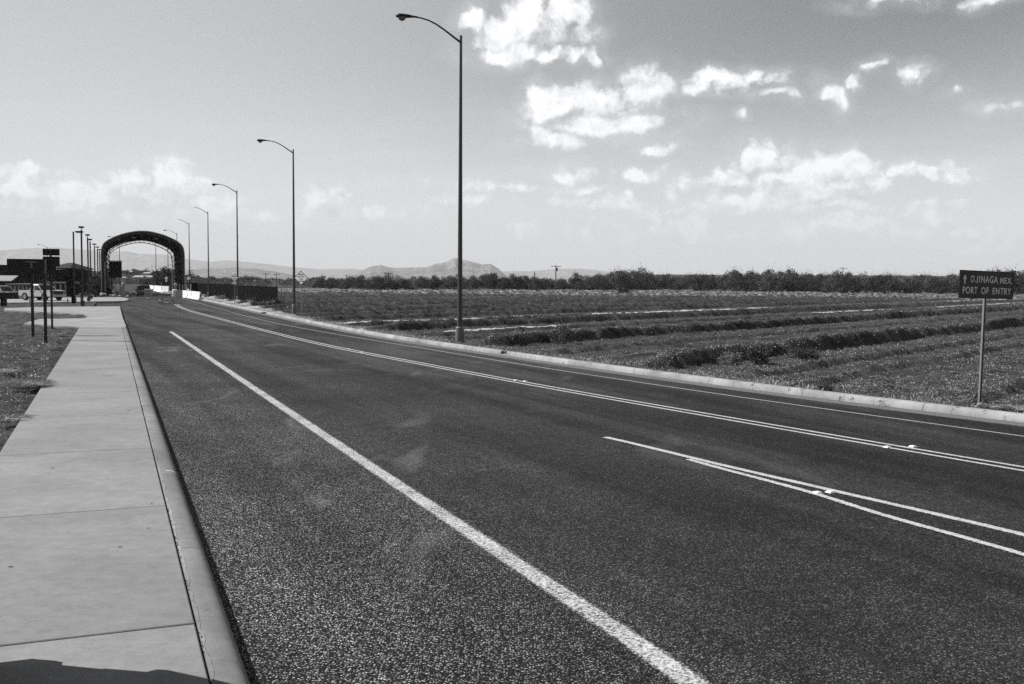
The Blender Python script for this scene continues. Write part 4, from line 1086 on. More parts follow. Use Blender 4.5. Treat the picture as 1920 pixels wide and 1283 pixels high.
# ------------------------------------------------------------------ arch canopy
aw = 12.35; ad = 29.0; aH = CAMH+(524-433)/FPX*156
PL = Vector((-63.5, 154.0)); ex = Vector((.93, .36)).normalized()
ctr = PL+ex*aw/2
arch = empty('arch_canopy', (ctr.x, ctr.y, 0), math.atan2(ex.y, ex.x), 'large dark arched canopy spanning the road at the port of entry', 'canopy')
def arch_prof(w, h, n=40, ex_=2.0):
    """straight legs, rounded shoulders, shallow curved crown"""
    hp = [(1, 0), (1, .30), (1, .62), (.993, .69), (.975, .745), (.945, .785), (.90, .816), (.83, .85), (.743, .88), (.63, .913), (.50, .945), (.36, .969), (.2, .99), (.1, .998)]
    L_ = [(-a*w/2, c*h) for a, c in hp]
    return L_+[(0, h)]+[(-x, z) for x, z in L_[::-1]]
def arch_shell(w0, h0, w1, h1, y0, y1, name, matr):
    A = arch_prof(w0, h0); B = arch_prof(w1, h1); n = len(A); mb = MB()
    V = [(x, y0, z) for x, z in A]+[(x, y0, z) for x, z in B]+[(x, y1, z) for x, z in A]+[(x, y1, z) for x, z in B]
    Fs = []
    for i in range(n-1):
        Fs += [(i, i+1, n+i+1, n+i), (2*n+i, 3*n+i, 3*n+i+1, 2*n+i+1), (i, 2*n+i, 2*n+i+1, i+1), (n+i, n+i+1, 3*n+i+1, 3*n+i)]
    mb.add(V, Fs); return mb.build(name, matr, arch)
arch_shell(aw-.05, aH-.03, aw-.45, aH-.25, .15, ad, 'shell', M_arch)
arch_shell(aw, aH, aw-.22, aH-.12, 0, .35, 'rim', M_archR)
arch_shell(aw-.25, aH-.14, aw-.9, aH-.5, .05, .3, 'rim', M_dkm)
# ribs and rear lattice trusses
for k in range(6):
    y = 1+(ad-2)*k/5
    arch_shell(aw-.46, aH-.26, aw-.8, aH-.45, y-.1, y+.1, 'rib', M_dkm)
def fine(P):
    P = [Vector(p) for p in P]; return [tuple(p) for p in resample(P, .8)]
def lattice(y0, y1, w, h, name):
    A = fine(arch_prof(w, h)); B = fine(arch_prof(w-1.0, h-.6)); mb = MB()
    mb.tube([(x, y0, z) for x, z in B], .05, 6); mb.tube([(x, y1, z) for x, z in B], .05, 6)
    for i in range(min(len(A), len(B))-1):
        mb.tube([(B[i][0], y0, B[i][1]), (A[i+1][0], y0, A[i+1][1])], .03, 4, False)
        mb.tube([(A[i+1][0], y0, A[i+1][1]), (B[i+1][0], y0, B[i+1][1])], .03, 4, False)
        mb.tube([(B[i][0], y0, B[i][1]), (B[i+1][0], y1, B[i+1][1])], .03, 4, False)
    for s_ in (-1, 1):
        for k in range(9):
            z = k*.75; x0 = s_*(w/2); x1 = s_*(w/2-.5)
            mb.tube([(x0, y0, z), (x1, y0, z+.75)], .035, 4, False); mb.tube([(x1, y0, z+.75), (x1, y1, z)], .035, 4, False)
    return mb.build(name, M_truss, arch)
lattice(ad-1.2, ad-.2, aw-.55, aH-.3, 'truss'); lattice(ad*.55, ad*.55+1, aw-.55, aH-.3, 'truss')
for (x, y) in ((-3.6, 2), (-1.4, 2.5), (2.0, 2.5), (4.2, 3.0)):
    zz = aH-.55-abs(x)*.16
    MB().box((x, y, zz-.25), (.55, .5, .2)).build('ceiling_lamp', M_bldg_l, arch)
MB().box((-aw/2+.55, .4, 2.6), (.18, .2, 5.2)).build('conduit', M_archR, arch)

# ------------------------------------------------------------------ fence
f0 = Vector(at(521, 576)); f1 = Vector(at(430, 562)); f2 = Vector(at(352, 553))
fence = empty('slatted_fence', (f0.x, f0.y, 0), 0, 'long dark slatted fence running from the arch to a pale end post', 'fence')
def fence_run(a, c, h0):
    d = (c-a); L = d.length; d.normalize(); ang = math.atan2(d.y, d.x); n = int(L/.125)
    mb = MB()
    for k in range(n):
        p = a+d*(k+.5)*.125-f0
        mb.box((p.x, p.y, h0/2+.03+random.uniform(-.02, .02)), (.105, .02, h0), rz=ang+random.uniform(-.05, .05))
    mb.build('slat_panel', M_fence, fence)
    r_ = MB(); mid = (a+c)/2-f0
    for z in (.3, h0-.05): r_.box((mid.x+.03, mid.y-.03, z), (L, .04, .05), rz=ang)
    r_.build('rail', M_dkm, fence)
    for k in range(int(L/6)+1):
        p = a+d*min(L, 6*k)-f0
        MB().tube([(p.x, p.y-.05, -.1), (p.x, p.y-.05, h0+.05)], .035, 8).build('post', M_dkm, fence)
fence_run(f0, f1, 1.85); fence_run(f1, f2, 1.95)
MB().tube([(.35, -.1, -.1), (.35, -.1, 1.95)], .04, 8).build('end_post', M_galv, fence)
gx_, gy_ = at(358, 559)
tag(MB().tube([(gx_, gy_, 0), (gx_, gy_, 1.9)], .1, 10).build('marker_post', M_bldg_l), 'pale round post standing in front of the fence near the arch', 'post')
# second fence beyond the arch
f3 = Vector(at(262, 533.5)); f4 = Vector(at(331, 548.5))
fb = empty('slatted_fence', (f4.x, f4.y, 0), 0, 'dark fence along the bridge approach seen through the arch', 'fence')
dd = f3-f4; L = dd.length; mb = MB()
for k in range(int(L/.5)):
    p = dd.normalized()*(k+.5)*.5; mb.box((p.x, p.y, 1.35), (.42, .03, 2.7), rz=math.atan2(dd.y, dd.x))
mb.build('slat_panel', M_fence, fb)

# ------------------------------------------------------------------ jersey barriers
def jersey(px0, py0, px1, py1, H, label):
    a = Vector(at(px0, py0)); c = Vector(at(px1, py1)); d = c-a; L = d.length
    root = empty('jersey_barrier', ((a.x+c.x)/2, (a.y+c.y)/2, 0), math.atan2(d.y, d.x), label, 'barrier', 'white barriers near the arch')
    pr = [(-.30, 0), (-.30, .08), (-.13, .30*H), (-.08, H), (.08, H), (.13, .30*H), (.30, .08), (.30, 0)]
    mb = MB(); n = len(pr)
    V = [(-L/2, y, z) for y, z in pr]+[(L/2, y, z) for y, z in pr]
    mb.add(V, [tuple(range(n)), tuple(range(2*n-1, n-1, -1))]+[(i, i+n, (i+1) % n+n, (i+1) % n) for i in range(n)])
    mb.build('body', M_white, root, bevel=.015)
    MB().box((L/2+.01, 0, .5*H), (.03, .12, .3)).build('connector', M_dkm, root)
    return root
jersey(341, 557.5, 360, 560, 1.0, 'left segment of the white barrier row beside the arch')
jersey(360.5, 560.2, 376, 562.8, 1.0, 'right segment of the white barrier row beside the arch')
jersey(290, 546.5, 303.5, 548.5, 1.25, 'left white barrier segment seen inside the arch')
jersey(304, 548.6, 317, 549, 1.25, 'right white barrier segment seen inside the arch')
for k, (a_, b_, y_) in enumerate([(271, 276, 538.5), (277, 282, 539.5), (283, 289, 541)]):
    jersey(a_, y_, b_, y_+.8, .9, ['leftmost of three distant white barriers past the cars', 'middle of three distant white barriers past the cars', 'rightmost of three distant white barriers past the cars'][k])
# ------------------------------------------------------------------ metal barricades
def barricade(px0, py0, px1, py1, label, H=1.05, bars=12, boards=False):
    a = Vector(at(px0, py0)); c = Vector(at(px1, py1)); d = c-a; L = max(1.2, d.length)
    root = empty('barricade', ((a.x+c.x)/2, (a.y+c.y)/2, 0), math.atan2(d.y, d.x), label, 'barricade', 'metal barricades in the road')
    MB().tube([(-L/2, 0, .15), (-L/2, 0, H), (L/2, 0, H), (L/2, 0, .15), (-L/2, 0, .15)], .035, 8).build('frame', M_galv, root)
    mb = MB()
    for k in range(1, bars): mb.tube([(-L/2+L*k/bars, 0, .15), (-L/2+L*k/bars, 0, H)], .014, 5)
    mb.build('infill_bars', M_galv, root)
    for s_ in (-1, 1):
        MB().tube([(s_*L*.4, -.35, 0), (s_*L*.4, -.05, .2), (s_*L*.4, .05, .2), (s_*L*.4, .35, 0)], .03, 6).build('foot', M_dkm, root)
    if boards:
        for z in (.45, .85): MB().box((0, -.05, z), (L*.95, .02, .2)).build('board', M_bldg_l, root)
    return root
barricade(271.5, 561, 285, 561.5, 'barricade directly right of the black rear-facing car', bars=22, H=1.25)
barricade(285, 561, 293, 562, 'short barricade between the two larger ones', bars=6)
barricade(297, 563.5, 304, 569, 'barricade with boards turned away, left of the last one', bars=9)
barricade(304, 569, 324, 570.5, 'nearest barricade at the end of the double line', bars=12)
barricade(306, 563, 322, 564.5, 'barricade standing behind the nearest one', bars=9)
dbr = MB(); x_, y_ = at(314, 570)
dbr.tube([(x_, y_-.3, .05), (x_+.9, y_-.2, .75)], .04, 6)
tag(dbr.build('loose_pole', M_bldg_l), 'pale loose pole leaning on the nearest barricade', 'pole')

# ------------------------------------------------------------------ vehicles
def wheel(parent, x, y, r, w=.24):
    s = 1 if y > 0 else -1
    wl = MB().tube([(x, y-w/2, r), (x, y-w/2+.03, r), (x, y+w/2-.03, r), (x, y+w/2, r)], [r*.93, r, r, r*.93], 24).build('wheel', M_tyre, parent, True)
    MB().tube([(x, y+s*(w/2-.02), r), (x, y+s*(w/2+.008), r)], [r*.6, r*.55], 16).build('rim', M_rim, wl, True)
def cut_body(L, W_, zb, zt, fr, rr, wb, r, hood=None, tailz=None):
    """side outline with wheel-arch cutouts; x forward"""
    pr = [(-L/2+.05, zb+.1), (-L/2, zb+.25), (-L/2+.03, tailz or zt)]
    pr += [(L/2-.12, hood or zt-.08), (L/2-.02, (hood or zt)-.22), (L/2, zb+.25), (L/2-.08, zb+.05)]
    for cx0 in (fr, rr):
        for k in range(9):
            t = math.pi*k/8; pr.append((cx0+math.cos(t)*(r+.07), max(zb, .0)+math.sin(t)*(r*1.0+.02)+.03))
    return pr
def suv(name, L, W_, H, paint, label, loc, rz, group=None):
    root = empty(name, loc, rz, label, 'car', group); r = .36; zb = .28; zt = H*.56
    fr, rr = L*.30, -L*.29
    MB().prism(cut_body(L, W_, zb, zt, fr, rr, 0, r, hood=zt-.06), -W_/2, W_/2).build('body', paint, root, bevel=.04)
    # greenhouse: pillars, roof, panes
    x0, x1, x2, x3 = -L/2+.01, -L/2+.22, L*.08, L*.22; wi = W_/2-.04; wt = W_/2-.17; zr = H-.05
    bot = {(-1): -wi, 1: wi}
    pil = MB()
    def bar(xa, xb, s_, r_=.045): pil.tube([(xa, s_*wi, zt-.03), (xb, s_*wt, zr)], r_, 6)
    for s_ in (-1, 1):
        bar(x0, x1, s_, .07); bar(-L*.2, -L*.19, s_); bar(-L*.0, -L*.0, s_, .04); bar(x3, x2, s_, .045)
    pil.build('pillar', paint, root)
    V = [(x1-.05, -wt, zr-.02), (x2+.05, -wt, zr-.02), (x2+.05, wt, zr-.02), (x1-.05, wt, zr-.02), (x1, -wt+.06, H), (x2-.1, -wt+.06, H), (x2-.1, wt-.06, H), (x1, wt-.06, H)]
    MB().add(V, [(0, 1, 2, 3), (7, 6, 5, 4), (0, 4, 5, 1), (1, 5, 6, 2), (2, 6, 7, 3), (3, 7, 4, 0)]).build('roof', paint, root, bevel=.02)
    for s_ in (-1, 1):
        MB().add([(x0+.02, s_*wi, zt-.02), (x3-.02, s_*wi, zt-.02), (x2, s_*wt, zr-.01), (x1, s_*wt, zr-.01)], [(0, 1, 2, 3)]).build('side_window', M_glass, root)
        MB().tube([(x3-.1, s_*W_/2, zt+.05), (x3-.1, s_*(W_/2+.2), zt+.1)], [.03, .09], 8).build('mirror', paint, root)
        MB().box((-L/2+.03, s_*(W_/2-.12), zt-.15), (.08, .16, .34)).build('tail_lamp', M_lens, root, bevel=.015)
        MB().box((L/2-.05, s_*(W_/2-.22), zt-.25), (.1, .3, .16)).build('headlight', M_rim, root, bevel=.02)
        for xx in (fr, rr): wheel(root, xx, s_*(W_/2-.12), r)
    MB().add([(x0+.0, -wi+.1, zt+.03), (x0+.0, wi-.1, zt+.03), (x1-.02, wt-.05, zr-.06), (x1-.02, -wt+.05, zr-.06)], [(0, 1, 2, 3)]).build('rear_window', M_dglass, root)
    MB().add([(x3, -wi+.08, zt), (x3, wi-.08, zt), (x2+.02, wt-.04, zr-.04), (x2+.02, -wt+.04, zr-.04)], [(0, 1, 2, 3)]).build('windscreen', M_glass, root)
    MB().box((-L/2-.02, 0, .48), (.14, W_-.1, .22)).build('bumper', M_dkm, root, bevel=.03)
    MB().box((-L/2-.006, 0, .80), (.02, .36, .13)).build('licence_plate', M_galv, root)
    return root
rdir = math.atan2(.93, -.372)
cx_, cy_ = at(257.5, 556.3); suv('parked_car', 4.4, 1.85, 1.62, M_carb, 'black car seen from behind, nearer of two in the arch', (cx_, cy_+2.2, 0), rdir+.03)
cx_, cy_ = at(268, 540); suv('parked_car', 4.8, 2.0, 1.85, M_carg, 'farther dark car with a pale roof edge, heading for the bridge', (cx_, cy_+2, 0), rdir)
# the car parked on the verge beside the camera: only its shadow reaches into the picture
s_r, n_r = SN((-3.22, 6.06))
car_c = XY(s_r-2.35, n_r-.98)
suv('parked_car', 4.7, 1.92, 2.02, M_carg, 'grey car parked left of the near sidewalk, casting the shadow at bottom left', (car_c[0], car_c[1], .10), math.atan2(-dS.y, -dS.x))

def pickup():
    x, y = at(71, 566); L, W_ = 5.3, 1.95
    root = empty('pickup_truck', (x, y+1.0, .13), rad(-28), 'white four-door pickup truck standing side-on on the pale side road', 'pickup truck')
    r = .41; zb = .42; zt = 1.12; fr, rr = L*.31, -L*.30
    pr = [(-L/2, zb+.15), (-L/2, zt-.02), (L*.16, zt), (L*.24, zt+.03), (L/2-.1, zt-.03), (L/2, zt-.25), (L/2, zb+.05)]
    for cx0 in (fr, rr):
        for k in range(9):
            t = math.pi*k/8; pr.append((cx0+math.cos(t)*(r+.08), zb+math.sin(t)*(r-.0)+.0))
    MB().prism(pr, -W_/2, W_/2).build('body', M_carw, root, bevel=.03)
    cab0, cab1, cab2, cab3 = -L*.13, -L*.10, L*.10, L*.22; wi = W_/2-.03; wt = W_/2-.16; H = 1.75
    pl = MB()
    V = [(cab1, -wt, H-.1), (cab2, -wt, H-.1), (cab2, wt, H-.1), (cab1, wt, H-.1), (cab1+.05, -wt+.08, H), (cab2-.1, -wt+.08, H), (cab2-.1, wt-.08, H), (cab1+.05, wt-.08, H)]
    pl.add(V, [(0, 1, 2, 3), (7, 6, 5, 4), (0, 4, 5, 1), (1, 5, 6, 2), (2, 6, 7, 3), (3, 7, 4, 0)])
    for s_ in (-1, 1):
        for xa, xb, rr_ in ((cab0, cab1, .07), (-L*.0, 0, .045), (cab3, cab2, .05)): pl.tube([(xa, s_*wi, zt-.02), (xb, s_*wt, H-.08)], rr_, 6)
    pl.build('cab', M_carw, root)
    V = [(cab0+.02, -wi+.02, zt-.01), (cab3-.02, -wi+.02, zt-.01), (cab3-.02, wi-.02, zt-.01), (cab0+.02, wi-.02, zt-.01), (cab1, -wt+.02, H-.09), (cab2, -wt+.02, H-.09), (cab2, wt-.02, H-.09), (cab1, wt-.02, H-.09)]
    MB().add(V, [(0, 1, 5, 4), (1, 2, 6, 5), (2, 3, 7, 6), (3, 0, 4, 7)]).build('window', M_dglass, root)
    MB().box((-L*.32, 0, zt+.004), (L*.33, W_-.25, .012)).build('cargo_bed', M_dkm, root)
    MB().box((L/2+.005, 0, .86), (.04, 1.1, .34)).build('grille', M_dkm, root)
    MB().box((L/2+.06, 0, .52), (.16, W_, .22)).build('bumper', M_rim, root, bevel=.03)
    MB().box((-L/2-.06, 0, .5), (.14, W_-.1, .18)).build('bumper', M_rim, root, bevel=.03)
    for s_ in (-1, 1):
        MB().box((L/2+.0, s_*.76, .88), (.06, .34, .24)).build('headlight', M_lens, root)
        MB().box((.0, s_*(W_/2+.05), .40), (1.9, .12, .06)).build('side_step', M_dkm, root)
        MB().box((L*.17, s_*(W_/2+.12), 1.22), (.08, .2, .22)).build('mirror', M_dkm, root)
        MB().box((.12, s_*(W_/2+.004), .95), (.22, .012, .04)).build('door_handle', M_dkm, root)
        MB().box((-.78+.2, s_*(W_/2+.004), .95), (.2, .012, .04)).build('door_handle', M_dkm, root)
        for xx in (fr, rr): wheel(root, xx, s_*(W_/2-.13), r, .27)
pickup()
cx_, cy_ = at(4, 560); suv('parked_car', 4.4, 1.85, 1.5, M_carw, 'pale car half hidden at the left frame edge', (cx_, cy_, .1), rad(-20))

# ------------------------------------------------------------------ port buildings and clutter at left
def zat(py, px, D): return CAMH+(hz(px)-py)/FPX*D
def xat(px, D): d = ray(px, 530); return d.x/d.y*D
def bldg(name, px0, px1, top, bot, D, depth, matr, label, cat='building', columns=0, roofm=None, openfront=False):
    x0, x1 = xat(px0, D), xat(px1, D); zt = zat(top, (px0+px1)/2, D); zb = max(0, zat(bot, (px0+px1)/2, D)) if bot else 0
    root = empty(name, ((x0+x1)/2, D, 0), 0, label, cat); w = x1-x0
    MB().box((0, depth/2, (zt+zb)/2-.1), (w, depth, zt-zb-.2)).build('wall' if not columns else 'fascia', matr, root)
    MB().box((0, depth/2, zt-.05), (w+.5, depth+.5, .16)).build('roof', roofm or matr, root)
    for k in range(columns):
        xx = -w/2+.3+(w-.6)*k/max(1, columns-1)
        MB().box((xx, .3, zb/2), (.28, .28, zb)).build('column', M_bldg_l if matr is not M_bldg else M_poleD, root)
    return root
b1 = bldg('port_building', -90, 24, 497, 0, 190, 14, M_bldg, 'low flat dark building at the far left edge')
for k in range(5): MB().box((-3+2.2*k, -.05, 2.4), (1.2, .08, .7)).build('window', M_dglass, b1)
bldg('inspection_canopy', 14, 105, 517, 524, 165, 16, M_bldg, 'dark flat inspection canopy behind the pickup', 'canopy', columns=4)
b2 = bldg('port_building', 92, 128, 503, 0, 175, 10, M_bldg, 'dark gabled building behind the rightmost sign backs')
rx = (xat(128, 175)-xat(92, 175))/2
MB().add([(-rx-.4, -.3, 4.35), (rx+.4, -.3, 4.35), (rx+.4, 10.3, 4.35), (-rx-.4, 10.3, 4.35), (-rx+1.2, 5, 5.4), (rx-1.2, 5, 5.4)], [(0, 1, 5, 4), (2, 3, 4, 5), (1, 2, 5), (3, 0, 4)]).build('roof', M_signB, b2)
aw_ = empty('awning', (xat(5, 150), 150, 0), 0, 'pale sloped awning at the left frame edge', 'awning')
MB().add([(-4, 0, 2.15), (1.3, 0, 2.15), (1.7, 1.4, 2.95), (-4, 1.4, 2.95), (-4, 0, 2.05), (1.3, 0, 2.05), (1.7, 1.4, 2.85), (-4, 1.4, 2.85)], [(0, 1, 2, 3), (7, 6, 5, 4), (0, 4, 5, 1), (1, 5, 6, 2), (2, 6, 7, 3), (3, 7, 4, 0)]).build('roof', M_bldg_l, aw_)
for xx in (-3.5, 1.1): MB().box((xx, .1, 1.0), (.15, .15, 2.05)).build('post', M_poleD, aw_)
pc = bldg('booth_canopy', 15, 60, 532.5, 535, 140, 5, M_bldg_l, 'low pale-edged canopy on thin columns left of the pickup', 'canopy', columns=6)
MB().box((0, 4, .9), (3.2, .2, 1.7)).build('wall', M_bldg, pc)
pc2 = bldg('gate_canopy', 88, 126, 529.5, 532.5, 150, 4, M_bldg_l, 'low pale gate canopy behind the pickup hood', 'canopy', columns=4)
MB().box((0, 3.6, 1.0), (3., .2, 1.9)).build('wall', M_bldg, pc2)
# dark bin / cabinets / bollards
def cabinet(px, base, w, h, matr, label, name='cabinet', z=.1, lid=True, rz=.3):
    x, y = at(px, base, z); root = empty(name, (x, y, z), rz, label, name.replace('_', ' ')); W2 = w/FPX*y; H2 = h/FPX*y
    MB().box((0, 0, H2*.48), (W2, W2*.7, H2*.96)).build('body', matr, root, bevel=.02)
    if lid: MB().box((0, 0, H2*.98), (W2*1.08, W2*.78, H2*.05)).build('lid', matr, root, bevel=.01)
    MB().box((W2*.3, -W2*.36, H2*.5), (.04, .03, .18)).build('handle', M_galv, root)
    return root
cabinet(132, 556, 13, 34, M_blk, 'tall black cabinet left of the box lamp posts')
cabinet(205, 553, 7, 12, M_blk, 'short black cabinet behind the rocks')
cabinet(15, 561, 34, 12, M_bldg, 'wide low dark cabinet at the left frame edge')
cabinet(138, 569, 7, 14, M_blk, 'black box at the foot of the leftmost lamp post')
cabinet(5, 574, 7, 16, M_blk, 'dark narrow box at the far left kerb')
cabinet(10.5, 574, 5, 15, M_dkm, 'slim dark box right beside another at the far left kerb')
def bollard(px, base, top, w, matr, label, z=.05, cap=True):
    x, y = at(px, base, z); H2 = (base-top)/FPX*y; r = w/FPX*y/2
    root = empty('bollard', (x, y, z), 0, label, 'bollard', 'bollards near the entrance')
    MB().tube([(0, 0, -.05), (0, 0, H2*.93)], r, 12).build('post', matr, root, True)
    MB().ellipsoid((0, 0, H2*.93), (r*1.03, r*1.03, r*.8), 12, 6).build('cap', matr, root, True)
    return root
for a_ in [(215.5, 556, 531.5, 3.2, M_galv, 'tall grey bollard left of the cactus clump'), (228, 556, 536, 2.4, M_galv, 'grey bollard in front of the cactus clump'),
           (238, 556.5, 543, 1.8, M_galv, 'short bollard nearest the road edge'), (127, 570, 560, 2.4, M_galv, 'short pale bollard left of the black box'),
           (136, 569.5, 558, 1.8, M_galv, 'thin pale bollard beside the black box'), (56, 574.5, 556, 2.6, M_bldg_l, 'white bollard below the pickup'),
           (337, 555, 533, 2.2, M_galv, 'left grey post behind the white barrier'), (343, 556, 533.5, 2.2, M_galv, 'middle grey post behind the white barrier'), (348, 556, 533, 2., M_galv, 'right grey post behind the white barrier'),
           (152, 568, 551, 2.2, M_poleD, 'dark bollard under the small sign back')]: bollard(*a_)
# pale equipment at both arch feet
def equipment(px, base, top, w, label, z=0):
    x, y = at(px, base, z); H2 = (base-top)/FPX*y; W2 = w/FPX*y
    root = empty('inspection_machine', (x, y, z), .35, label, 'machine')
    MB().box((0, 0, H2*.25), (W2*.8, W2*.6, H2*.5)).build('base', M_bldg_l, root, bevel=.02)
    MB().box((0, 0, H2*.72), (W2*.28, W2*.3, H2*.5)).build('column', M_galv, root)
    MB().ellipsoid((0, 0, H2*.88), (W2*.48, W2*.35, H2*.13), 12, 8).build('head', M_bldg_l, root, True)
    MB().tube([(-W2*.4, 0, H2*.5), (-W2*.2, -.1, H2*.75), (0, 0, H2*.8)], .06, 6).build('arm', M_galv, root)
    return root
equipment(232, 556.5, 530, 8, 'pale domed inspection machine beside the left arch foot')
equipment(330, 556, 531, 7, 'pale inspection machine beside the right arch foot')
x_, y_ = at(354, 557)
tag(MB().ellipsoid((x_, y_, .95), (.22, .22, .22), 14, 10).tube([(x_, y_, 0), (x_, y_, .8)], .04, 8).build('round_light', M_white, None, True), 'small white ball light behind the barrier row', 'light')
x_, y_ = at(328, 557)
wb = empty('water_barrel', (x_, y_, 0), 0, 'white rounded barrel at the left end of the barrier row', 'barrel')
MB().tube([(0, 0, 0), (0, 0, .08), (0, 0, 1.0), (0, 0, 1.08)], [.36, .42, .38, .26], 18).build('body', M_white, wb, True)
MB().tube([(0, 0, 1.07), (0, 0, 1.14)], .13, 12).build('cap', M_galv, wb, True)
x_, y_ = at(336, 559)
tag(MB().box((x_, y_, .5), (.9, .5, 1.0), rz=.3).box((x_, y_, 1.02), (.98, .58, .06), rz=.3).build('utility_box', M_truss), 'grey utility box between barrel and barrier', 'utility box')
# rocks
rr_ = random.Random(9)
def rock(x, y, s, label):
    bm = bmesh.new(); bmesh.ops.create_icosphere(bm, subdivisions=2, radius=s)
    for v in bm.verts:
        v.co *= 1+.45*mnoise.noise(v.co*1.3/s+Vector((x, y, 0))); v.co.z *= .65
    me = bpy.data.meshes.new('rock'); bm.to_mesh(me); bm.free(); me.materials.append(M_rock)
    o = bpy.data.objects.new('rock', me); COL.objects.link(o); o.location = (x, y, s*.25+.1); tag(o, label, 'rock', 'rocks heaped at the left arch foot'); return o
for k in range(34):
    px = rr_.uniform(186, 240); x, y = at(px, rr_.uniform(550.5, 556.5), .1)
    rock(x, y, rr_.uniform(.18, .42), 'pale boulder in the heap at the left foot of the arch')
# plants by the left arch foot: dark tall shrubs
for k, (px, by, ty, rel, N, lm, lb) in enumerate([(180, 556, 524, .33, 2600, M_leaf_d, 'tall dark upright shrub behind the rocks'), (172, 552, 516, .40, 1500, M_leaf_d, 'dark shrub behind the box lamp posts'), (187, 551, 512, .30, 1500, M_leaf_d, 'dark tree against the left arch leg'),
      (162, 556, 528, .40, 1200, M_leaf_d, 'dark shrub left of the tall upright one'), (209, 547, 512, .35, 1600, M_leaf_m, 'pale-flecked ocotillo under the dark board'), (145, 553, 530, .5, 1200, M_leaf_d, 'dark shrub beside the black cabinet'),
      (200, 550, 518, .25, 1200, M_leaf_m, 'slender shrub beside the left arch leg'), (226, 556, 540, .5, 700, M_leaf_l, 'pale cactus clump between the bollards'), (243, 556.5, 549, .8, 300, M_leaf_l, 'small spiky agave at the road edge'), (219, 556, 541, .4, 500, M_leaf_l, 'pale spiky plant beside the tall bollard')]):
    single('shrub', px, by, ty, rel, lm, 400+k, lb, N, .16 if by-ty > 20 else .1, 'shrub', sprigs=30, lumps=14)
# people? none. cones near the gate
def cone(px, base, label):
    x, y = at(px, base, .1); root = empty('traffic_cone', (x, y, .1), .2, label, 'traffic cone')
    MB().box((0, 0, .025), (.5, .5, .05)).build('base', M_dkm, root)
    MB().tube([(0, 0, .05), (0, 0, .35), (0, 0, .9)], [.2, .14, .04], 14).build('body', M_truss, root, True)
    MB().tube([(0, 0, .42), (0, 0, .62)], [.134, .10], 14).build('stripe', M_white, root, True)
cone(111, 556.5, 'striped traffic cone right of the pickup'); cone(122, 556.5, 'traffic cone left of the black cabinet')
# town on the hill
th_t = make_tree('town_tree', 3.2, 4.4, 500, .5, M_leaf_d, 160, 'dark round tree on the town hillside', 'tree', 'trees on the town hillside', lumps=10)
uf = False
for k in range(170):
    px = rt.uniform(80, 375); t = rt.random(); D = 560+240*t
    if px < 230 and rt.random() < .2: continue
    topy = np.interp(px, [80, 130, 235, 300, 345, 375], [514, 512, 509, 508.5, 517, 522])
    z = max(0, t**1.15*zat(topy, px, 800)-.6)
    o = copy_tree(th_t) if uf else th_t; uf = True
    s_ = rt.uniform(.5, 1.05); o.location = (xat(px, D), D, z); o.scale = (s_*1.2, s_*1.2, s_); o.rotation_euler = (0, 0, rt.uniform(0, 6))
for k in range(60):
    px = rt.uniform(190, 345); D = rt.uniform(500, 600)
    o = copy_tree(sc_t); tag(o, 'low scrub bush at the foot of the town hillside', 'bush', 'scrub bushes below the town'); s_ = rt.uniform(1.3, 2.4)
    o.location = (xat(px, D), D, 0); o.scale = (s_*1.3, s_, s_); o.rotation_euler = (0, 0, rt.uniform(0, 6))
single('big_tree', 318, 545, 502, .62, M_leaf_d, 170, 'big dark tree filling the right side of the arch opening', 3600, .45, 'tree', lumps=24)
single('big_tree', 303, 543, 506, .55, M_leaf_d, 171, 'dark tree left of the biggest one in the arch', 2600, .45, 'tree', lumps=18)
single('big_tree', 100, 547, 509, .7, M_leaf_d, 172, 'dark tree behind the port building', 2200, .4, 'tree', lumps=18)
single('big_tree', 150, 547, 512, .8, M_leaf_d, 173, 'dark tree behind the leftmost box lamp', 2600, .4, 'tree', lumps=18)
single('big_tree', 125, 548, 513, .9, M_leaf_m, 174, 'grey bushy tree between port building and lamps', 2200, .4, 'tree', lumps=18)
def house(px, py, D, w, h, label, roofm=None):
    x = xat(px, D); z = zat(py, px, D)
    root = empty('house', (x, D, z-h), rt.uniform(-.3, .3), label, 'house', 'houses on the town hillside')
    MB().box((0, 0, h/2-.6), (w, w*.7, h+1.2)).build('wall', M_bldg_l, root)
    MB().add([(-w/2-.3, -w*.38, h), (w/2+.3, -w*.38, h), (w/2+.3, w*.38, h), (-w/2-.3, w*.38, h), (-w/2+.6, 0, h+w*.16), (w/2-.6, 0, h+w*.16)], [(0, 1, 5, 4), (2, 3, 4, 5), (1, 2, 5), (3, 0, 4), (3, 2, 1, 0)]).build('roof', roofm or M_bldg_l, root)
    MB().box((w*.2, -w*.35-.02, h*.5), (w*.16, .06, h*.35)).build('window', M_dglass, root)
    MB().box((-w*.15, -w*.35-.02, h*.33), (w*.12, .06, h*.66)).build('door', M_dglass, root)
for k, (px, py, D, w, h) in enumerate([(233, 507.5, 790, 6, 2.6), (250, 510, 760, 5, 2.4), (277, 508, 790, 8, 2.6), (290, 511, 740, 6, 2.6), (233, 521, 500, 3.2, 1.2), (262, 520, 520, 6, 1.6), (278, 520, 540, 6, 1.4), (278, 513, 700, 6, 2.), (120, 511, 760, 7, 2.8), (141, 513, 740, 6, 2.4), (110, 516, 640, 5, 2.2), (170, 512, 770, 5, 2.4)]):
    house(px, py, D, w, h, ['white house on the hilltop left in the arch', 'small house below the hilltop in the arch', 'broad pale house on the hilltop mid-arch', 'pale house on the right hilltop in the arch', 'bright low shed at the hill foot', 'long pale shed mid-slope in the arch', 'low pale shed right of the long one', 'pale house half-way up the slope', 'pale house above the port building', 'pale house between the box lamps and port building', 'small pale house low behind the port building', 'pale house behind the box lamp row'][k])

